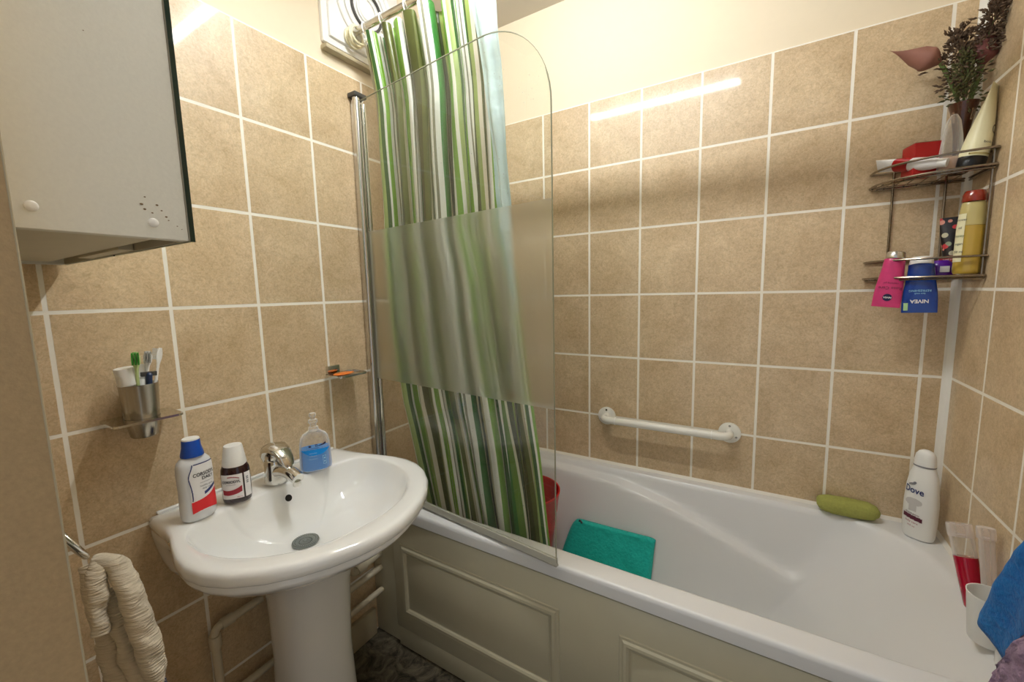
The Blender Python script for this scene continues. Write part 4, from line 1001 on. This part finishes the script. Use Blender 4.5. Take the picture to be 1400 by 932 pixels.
b = MB(); b.lathe([(.1262, H - .078), (.1275, H - .074), (.136, H - .004), (.139, H), (.139, H + .006), (.1335, H + .006), (.1325, H), (.124, H - .074)], c, 56); b.f = b.f[:-2] ; b.build('rim', 'red', t)

# ------------------------------------------------------------------ corner shelf rack
rk = thing('corner_rack', 'two tier chrome wire corner rack fixed where back and right walls meet', 'rack', (1.69, -.01, 1.3))
def front(z, r, name, inset=0.):
    A = Vector((1.488 + inset, -.006, z)); Bp = Vector((LX - .004, -.163 + inset, z)); pts = []
    n = 28
    for i in range(n + 1):
        t_ = pi / 2 * i / n; pts.append(Vector((LX - .004 - (LX - .004 - A.x) * (cos(t_) ** .85), -.006 - (.157 - inset) * (sin(t_) ** .85), z)))
    return pts
for zf, zr in ((1.566, 1.605), (1.302, 1.350)):
    for z, r in ((zr, .0030), (zf, .0032), (zf - .006, .0026)):
        P = front(z, r, '', 0 if z != zf - .006 else .006); loop = P + [Vector((LX - .005, -.006, z))]
        b = MB(); b.tube(P, r, 8); b.tube([P[0], (LX - .005, -.005, z)], r, 8); b.tube([(LX - .005, -.005, z), P[-1]], r, 8)
        b.build('rail', 'wire', rk)
    for k in range(9):
        t_ = pi / 2 * (k + .6) / 9.4; x = LX - .004 - (LX - .004 - 1.488) * (cos(t_) ** .85); y = -.006 - .157 * (sin(t_) ** .85)
        b = MB(); b.tube([(x, y, zf - .003), (x, -.006, zf - .003)], .0016, 6); b.build('floor_wire', 'wire', rk)
for x, y in ((1.540, -.006), (1.650, -.006), (LX - .006, -.150)):
    b = MB(); b.tube([(x, y, 1.298), (x, y, 1.43), (x, y, 1.607)], .0032, 8); b.build('upright', 'wire', rk)

# ---- items on the upper tier
ZU = 1.5698
VX, VY = 1.655, -.062
t = thing('flower_vase', 'slim flared brown glass vase on the upper tier of the corner rack', 'vase', (VX, VY, ZU))
b = MB(); b.lathe([(.001, 0), (.019, 0), (.020, .003), (.014, .02), (.0125, .05), (.015, .10), (.021, .145), (.029, .176), (.0275, .176), (.0135, .10), (.011, .05), (.001, .03)], (VX, VY, ZU), 40); b.build('glass', 'brownglass', t)
def calla(base, mid, neck, tip, label, mat, wid, spin, opening):
    t = thing('calla_lily', label, 'flower', base)
    P = bez(base, mid, neck, 20); b = MB(); b.tube(P, [.0036 + .0016 * i / 20 for i in range(21)], 10); b.build('stem', 'stem', t)
    neck = Vector(neck); d = (Vector(tip) - neck); Ln = d.length; d.normalize(); up = Vector(spin); up = (up - d * up.dot(d)).normalized(); sd = d.cross(up)
    b = MB(); b.uv = []; nu_, nv_ = 28, 24
    for j in range(nv_ + 1):
        v = j / nv_
        for i in range(nu_ + 1):
            a = -pi + 2 * pi * i / nu_                     # a = 0 is the side that runs out to the tip
            reach = .34 + .66 * ((.5 + .5 * cos(a)) ** 2.2)
            s = v * reach
            r = wid * (.18 + .82 * sin(pi / 2 * min(1, s / .26)) ** 1.2) * (1 if s < .26 else max(0.02, 1 - ((s - .26) / .74)) ** 1.25)
            flare = opening * max(0, v - .6) * (1 - (.5 + .5 * cos(a)) ** 2)
            p = neck + d * (Ln * s) + up * (r * cos(a) * .7) + sd * ((r + flare * wid) * sin(a))
            p += up * (.25 * wid * max(0, s - .6) / .4)
            b.v.append(p); b.uv.append((i / nu_, v))
    for j in range(nv_):
        for i in range(nu_): k = j * (nu_ + 1) + i; b.f.append((k, k + 1, k + nu_ + 2, k + nu_ + 1))
    b.build('spathe', mat, t, angle=180)
calla((VX - .004, VY, ZU + .16), (1.628, -.07, 1.80), (1.600, -.075, 1.855), (1.493, -.090, 1.912), 'dusky pink calla lily bending left out of the brown vase', 'calla', .028, (0, -.7, -.7), .5)
calla((VX + .008, VY, ZU + .16), (1.672, -.072, 1.79), (1.676, -.08, 1.825), (1.678, -.100, 1.935), 'dark pink calla lily standing upright in the brown vase', 'calladark', .026, (0, -1, .2), .5)
def sprig(base, mid, tip, n, spread, label, mat, seed, start=.3):
    t = thing('dried_sprig', label, 'flower', base); P = bez(base, mid, tip, 24); random.seed(seed)
    b = MB(); b.tube(P, [.0022 - .0012 * i / 24 for i in range(25)], 8); b.build('stem', 'stem', t)
    b = MB()
    for _ in range(n):
        s = start + (1 - start) * random.random() ** .8; c_ = P[min(24, int(s * 24))]; fall = (.35 + .65 * sin(pi * min(1, (s - start) / (1 - start) * .8 + .2)))
        off = Vector((random.gauss(0, 1), random.gauss(0, .7), random.gauss(0, .8))) * spread * fall * .55; q = c_ + off; q.y = min(q.y, -.012); q.x = min(q.x, LX - .01)
        d = (off + Vector((random.gauss(0, .4), random.gauss(0, .4), .5 + random.gauss(0, .3))) * spread * .6).normalized(); l = .010 + .008 * random.random(); w = .0030
        sd = d.cross(Vector((random.random(), random.random(), random.random()))).normalized() * w; s2 = d.cross(sd).normalized() * w
        m_ = q + d * l * .5
        b.add([q, m_ + sd, m_ + s2, m_ - sd, m_ - s2, q + d * l], [(0, 1, 2), (0, 2, 3), (0, 3, 4), (0, 4, 1), (5, 2, 1), (5, 3, 2), (5, 4, 3), (5, 1, 4)])
        if random.random() < .35: b.tube([c_, q], .0006, 4)
    b.build('florets', mat, t, smooth=False)['kind'] = 'stuff'
sprig((VX, VY - .004, ZU + .165), (1.645, -.07, 1.81), (1.625, -.08, 1.925), 420, .036, 'dark dried flower sprig in the vase leaning left behind the pale lily', 'sprig', 4)
sprig((VX - .002, VY - .008, ZU + .165), (1.648, -.09, 1.79), (1.650, -.09, 1.865), 260, .028, 'short green-brown dried sprig in the middle of the brown vase', 'sprigg', 5, .1)
sprig((VX + .004, VY - .004, ZU + .165), (1.672, -.08, 1.86), (1.685, -.13, 1.955), 380, .026, 'tall dried flower sprig leaning right to the right wall', 'sprig', 6, .5)
# clear tapered bottle
c = (1.628, -.108, ZU)
t = thing('clear_bottle', 'clear plastic pointed bottle beside the brown vase', 'bottle', c)
b = MB(); b.lathe([(.001, 0), (.026, 0), (.0265, .003), (.024, .05), (.020, .09), (.014, .125), (.006, .140), (.001, .142)], c, 36, 1, .7, .3); b.build('body', 'clear', t)
b = MB(); b.lathe([(.001, .001), (.0252, .001), (.0255, .004), (.024, .035), (.001, .036)], c, 36, 1, .7, .3); M['peach'] = simple('pinkish_contents', rgb(206, 172, 150), .3); b.build('contents', 'peach', t)
# cream tube on black cap, leaning right
def squeeze_tube(c, d, rot, w, th, h, capprof, body, capm, name, label, crimp=.006, parts=()):
    """tube that stands on its cap: round at the cap end, flat and wide at the crimp"""
    t = thing(name, label, 'tube', c); X = lean(c, d) @ rot_about(c, 'Z', rot)
    hc_ = capprof[-1][1]; b = MB(); rs = []
    for i in range(19):
        s = i / 18; z = hc_ + (h - hc_) * s; rw = th * .5 + (w * .5 - th * .5) * sstep(0, .9, s); rt_ = th * .5 * (1 - s ** 1.6) + .0009
        if i == 0: rs.append([(c[0] + rw * .8 * cos(a), c[1] + rt_ * .8 * sin(a), c[2] + z - .001) for a in [2 * pi * k / 36 for k in range(36)]])
        rs.append([(c[0] + rw * cos(a), c[1] + rt_ * sin(a), c[2] + z) for a in [2 * pi * k / 36 for k in range(36)]])
    rs.append([(c[0] + w * .5 * cos(a), c[1] + .0009 * sin(a), c[2] + h + crimp) for a in [2 * pi * k / 36 for k in range(36)]])
    b.rings(rs); b.xf(X); b.build('body', body, t)
    b = MB(); b.lathe([(.001, capprof[0][1])] + capprof + [(.001, capprof[-1][1])], c, 36); b.xf(X); b.build('cap', capm, t)
    def fn(u, v):
        s = (v - hc_) / (h - hc_); rw = th * .5 + (w * .5 - th * .5) * sstep(0, .9, s); rt_ = th * .5 * (1 - max(0, min(1, s)) ** 1.6) + .0009
        k = max(-1, min(1, u / rw)); y = -(rt_ * sqrt(max(0, 1 - k * k)) + .0009); return tuple(X @ Vector((c[0] + u, c[1] + y, c[2] + v)))
    return t, fn
yawc = lambda x, y: face_cam(x, y)
t, fn = squeeze_tube((1.660, -.122, ZU + .002), (.17, -.01, 1), yawc(1.66, -.12) + radians(72), .044, .052, .185, [(.0262, 0), (.0265, .003), (.0265, .022), (.026, .023)], 'creamtube', 'black', 'cream_tube', 'large cream coloured tube on a black cap leaning on the right wall')
patch(fn, -.03, .03, .026, .030, 20, 2, 'gold_band', 'paleclear', t)
lettering('C', .03, lambda u, v: fn(u + .0, v + .085), 'ink', t, squeeze=.7); lettering('body cream', .008, lambda u, v: fn(u, v + .055), 'ink', t)
# red carton
b = MB(); b.box((1.548, -.110, ZU), (1.605, -.055, ZU + .083), .0015); b.xf(rot_about((1.575, -.08, ZU), 'Z', .25)); rb = thing('red_carton', 'small red carton standing at the back of the upper rack tier', 'box', (1.575, -.08, ZU)); b.build('carton', 'redbox', rb, smooth=False)
M['cartontop'] = simple('brown_carton_top', rgb(120, 62, 40), .5)
b = MB().box((1.5495, -.1085, ZU + .0832), (1.6035, -.0565, ZU + .0842)); b.xf(rot_about((1.575, -.08, ZU), 'Z', .25)); b.build('top_flap', 'cartontop', rb, smooth=False)
# lying white and red tube
c = (1.595, -.118, ZU + .013); M['redwhite'] = M['redbox']
t = thing('toothpaste_tube', 'white and red toothpaste tube lying along the front of the upper rack tier', 'toothpaste', c)
b = MB(); rs = []
A_, B_ = Vector((1.490, -.070, ZU + .046)), Vector((1.600, -.128, ZU + .022)); dd = (B_ - A_).normalized(); sd = Vector((0, 0, 1)).cross(dd).normalized(); up = dd.cross(sd)
def lying(s, a, o=0.):
    w = interp([(0, .026), (.5, .024), (.9, .0185), (1, .014)], s); th = interp([(0, .001), (.3, .010), (.8, .0185), (1, .014)], s)
    q = sd * ((w + o) * cos(a)) + up * ((th + o) * sin(a)); q = q * .86
    return A_.lerp(B_, s) + q.xyz
TIL = Matrix.Rotation(radians(-38), 3, dd)
def lying2(s, a, o=0.): c_ = A_.lerp(B_, s); return c_ + TIL @ (lying(s, a, o) - c_)
b.rings([[lying2(i / 20, 2 * pi * k / 28) for k in range(28)] for i in range(21)]); b.build('body', 'label', t)
for s0, s1 in ((.34, .60),):
    b = MB(); rs = [[lying2(s0 + (s1 - s0) * i / 8 + .06 * sin(2 * pi * k / 28), 2 * pi * k / 28, .0005) for k in range(28)] for i in range(9)]; b.rings(rs, cap0=False, cap1=False); b.build('red_band', 'redbox', t)
b = MB(); b.tube([B_, B_ + dd * .018], [.011, .011], 20); b.build('cap', 'white', t)

# ---- items on the lower tier
ZL = 1.3058
def hang_tube(top, bottom, w, th, body, capm, hcap, rcap, label, roty=0.):
    """tube cap up, crimped end down, pushed down between the front rail and the tier's wires"""
    top, bottom = Vector(top), Vector(bottom); t = thing('cream_tube', label, 'tube', bottom)
    d = (top - bottom); h = d.length; X = lean(bottom, d) @ rot_about(bottom, 'Z', face_cam(bottom.x, bottom.y) + roty); c = bottom
    def dims(s): 
        return w * .5 + (th * .5 - w * .5) * sstep(.25, 1, s) * .55, .001 + (th * .5) * (min(1, s * 1.15) ** .7)
    rs = []
    for i in range(21):
        s = i / 20; rw, rt_ = dims(s); rs.append([(c[0] + rw * cos(a), c[1] + rt_ * sin(a), c[2] + (h - hcap) * s) for a in [2 * pi * k / 36 for k in range(36)]])
    rs.append([(c[0] + rcap * .8 * cos(a), c[1] + rcap * .8 * sin(a), c[2] + h - hcap + .003) for a in [2 * pi * k / 36 for k in range(36)]])
    b = MB(); b.rings(rs); b.xf(X); b.build('body', body, t)
    b = MB(); b.lathe([(.001, h - hcap + .001), (rcap, h - hcap + .001), (rcap * 1.02, h - hcap + .004), (rcap * .97, h - .002), (rcap * .9, h), (.001, h + .001)], c, 36); b.xf(X); b.build('cap', capm, t)
    def fn(u, v):
        s = v / (h - hcap); rw, rt_ = dims(max(0, min(1, s))); k = max(-1, min(1, u / rw)); return tuple(X @ Vector((c[0] + u, c[1] - rt_ * sqrt(max(0, 1 - k * k)) - .0008, c[2] + v)))
    return t, fn
t, fn = hang_tube((1.541, -.098, 1.372), (1.523, -.118, 1.222), .060, .034, 'pink', 'alu', .020, .0205, 'pink cream tube with a silver cap hanging through the left of the lower rack tier')
patch(fn, -.012, .012, .012, .040, 36, 40, 'round_badge', 'navy', t, lambda u, v: ((u + .0) / .0098) ** 2 + ((v - .026) / .0098) ** 2 < 1)
lettering('NIVEA', .0062, lambda u, v: tuple(Vector(fn(u, v + .026)) + Vector((0, -.0008, 0))), 'label', t, angle=pi, bold=.0002)
lettering('Rose Care', .0115, lambda u, v: fn(u + .002, v + .052), 'plum', t, angle=pi); lettering('cleansing gel', .0065, lambda u, v: fn(u + .002, v + .065), 'plum', t, angle=pi)
t, fn = hang_tube((1.592, -.104, 1.354), (1.590, -.130, 1.207), .070, .038, 'bluetube', 'white', .020, .0235, 'shiny blue cream tube with a white cap hanging through the lower rack tier')
lettering('REFRESHING', .0078, lambda u, v: fn(u, v + .058), 'cyan_print', t, angle=pi); lettering('face wash', .0055, lambda u, v: fn(u, v + .050), 'cyan_print', t, angle=pi)
lettering('NIVEA', .013, lambda u, v: fn(u, v + .030), 'label', t, angle=pi, bold=.0003)
M['palegreenlab'] = simple('pale_green_print', rgb(170, 210, 150), .4)
patch(fn, -.031, -.022, .006, .026, 6, 12, 'green_square', 'palegreenlab', t)
# purple clip / razor holder
c = (1.640, -.070, ZL)
t = thing('purple_bottle', 'short purple bottle lying beside the blue tube in the rack', 'bottle', c)
b = MB(); b.lathe([(.001, 0), (.021, 0), (.023, .004), (.023, .022), (.018, .034), (.012, .040), (.001, .041)], c, 32, 1.15, .8); b.build('body', 'purple', t)
b = MB().box((c[0] - .007, c[1] - .0205, c[2] + .008), (c[0] + .012, c[1] - .0185, c[2] + .024), .0005); b.build('label', 'label', t)
# floral tube
t, fn = squeeze_tube((1.664, -.048, ZL), (-.03, .03, 1), yawc(1.65, -.05), .046, .030, .150, [(.0135, 0), (.014, .003), (.014, .028), (.013, .029)], 'floral', 'labelmaroon', 'hand_cream_tube', 'dark floral printed hand cream tube standing in the lower rack tier')
patch(fn, -.022, .022, .032, .052, 16, 6, 'red_label', 'labelmaroon', t); lettering('hand cream', .006, lambda u, v: fn(u, v + .042), 'label', t)
# yellow bottle
c = (1.6705, -.130, ZL + .001)
t = thing('shower_gel_bottle', 'slim golden yellow bottle with a red-brown cap at the right of the lower tier', 'bottle', c)
X = lean(c, (.02, .03, 1)); prof = [(0, .85), (.004, .97), (.012, 1), (.11, 1), (.15, .93), (.175, .84)]
b = MB(); b.lathe([(.001, 0)] + [(k, z) for z, k in prof if z <= .12] + [(.985, .12), (.001, .1205)], c, 40, .0255, .021, face_cam(c[0], c[1]), 2.2); b.xf(X); b.build('contents', 'yellow', t)
b = MB(); b.lathe([(.001, .1206), (.985, .1206), (.93, .15), (.86, .172), (.80, .178), (.001, .179)], c, 40, .0255, .021, face_cam(c[0], c[1]), 2.2); b.xf(X); b.build('shoulder', 'paleclear', t)
b = MB(); b.lathe([(.0215, .179), (.0225, .182), (.0218, .196), (.018, .206), (.001, .209)], c, 36); b.xf(X); b.build('cap', 'copper', t)
f0 = oval_fn(c, face_cam(c[0], c[1]), .0255, .0215, [(z, k) for z, k in prof], .0008)
f = lambda u, v: tuple(X @ Vector(f0(u, v)))
patch(f, -.032, -.010, .030, .150, 12, 30, 'side_label', 'creamtube', t)
for k, w in enumerate(('shower', 'oil', 'honey', 'argan', '250 ml')): lettering(w, .008, lambda u, v, k=k: tuple(Vector(f(u - .019, v + .135 - k * .02)) + Vector((-.0004, -.0005, 0))), 'ink' if k != 2 else 'stem', t)

# ------------------------------------------------------------------ light
W = bpy.data.worlds.new('ambient_fill'); SC.world = W; W.use_nodes = True  # even ambient fill, added to lift the shadows through the open side
W.node_tree.nodes['Background'].inputs[0].default_value = (.93, .97, 1., 1); W.node_tree.nodes['Background'].inputs[1].default_value = .46

# ------------------------------------------------------------------ camera
cam = bpy.data.cameras.new('camera'); co = bpy.data.objects.new('camera', cam); COL.objects.link(co); SC.camera = co
S = .2535; yaw, pit, rol = -.5487, -.1177, -.0233
fw = Vector((sin(yaw) * cos(pit), cos(yaw) * cos(pit), sin(pit))); ri = Vector((cos(yaw), -sin(yaw), 0)); up = ri.cross(fw)
r2 = cos(rol) * ri + sin(rol) * up; u2 = -sin(rol) * ri + cos(rol) * up
mt = Matrix((r2, u2, -fw)).transposed().to_4x4(); mt.translation = Vector((4.8528 * S, -6.4855 * S, -2.924 * S + TOP)); co.matrix_world = mt
cam.sensor_fit = 'HORIZONTAL'; cam.sensor_width = 36; cam.lens = 561.5572 / 1400 * 36; cam.clip_start = .02
SC.view_settings.view_transform = 'Standard'; SC.view_settings.look = 'None'; SC.view_settings.exposure = .18; SC.view_settings.gamma = 1
SC.view_settings.use_curve_mapping = False
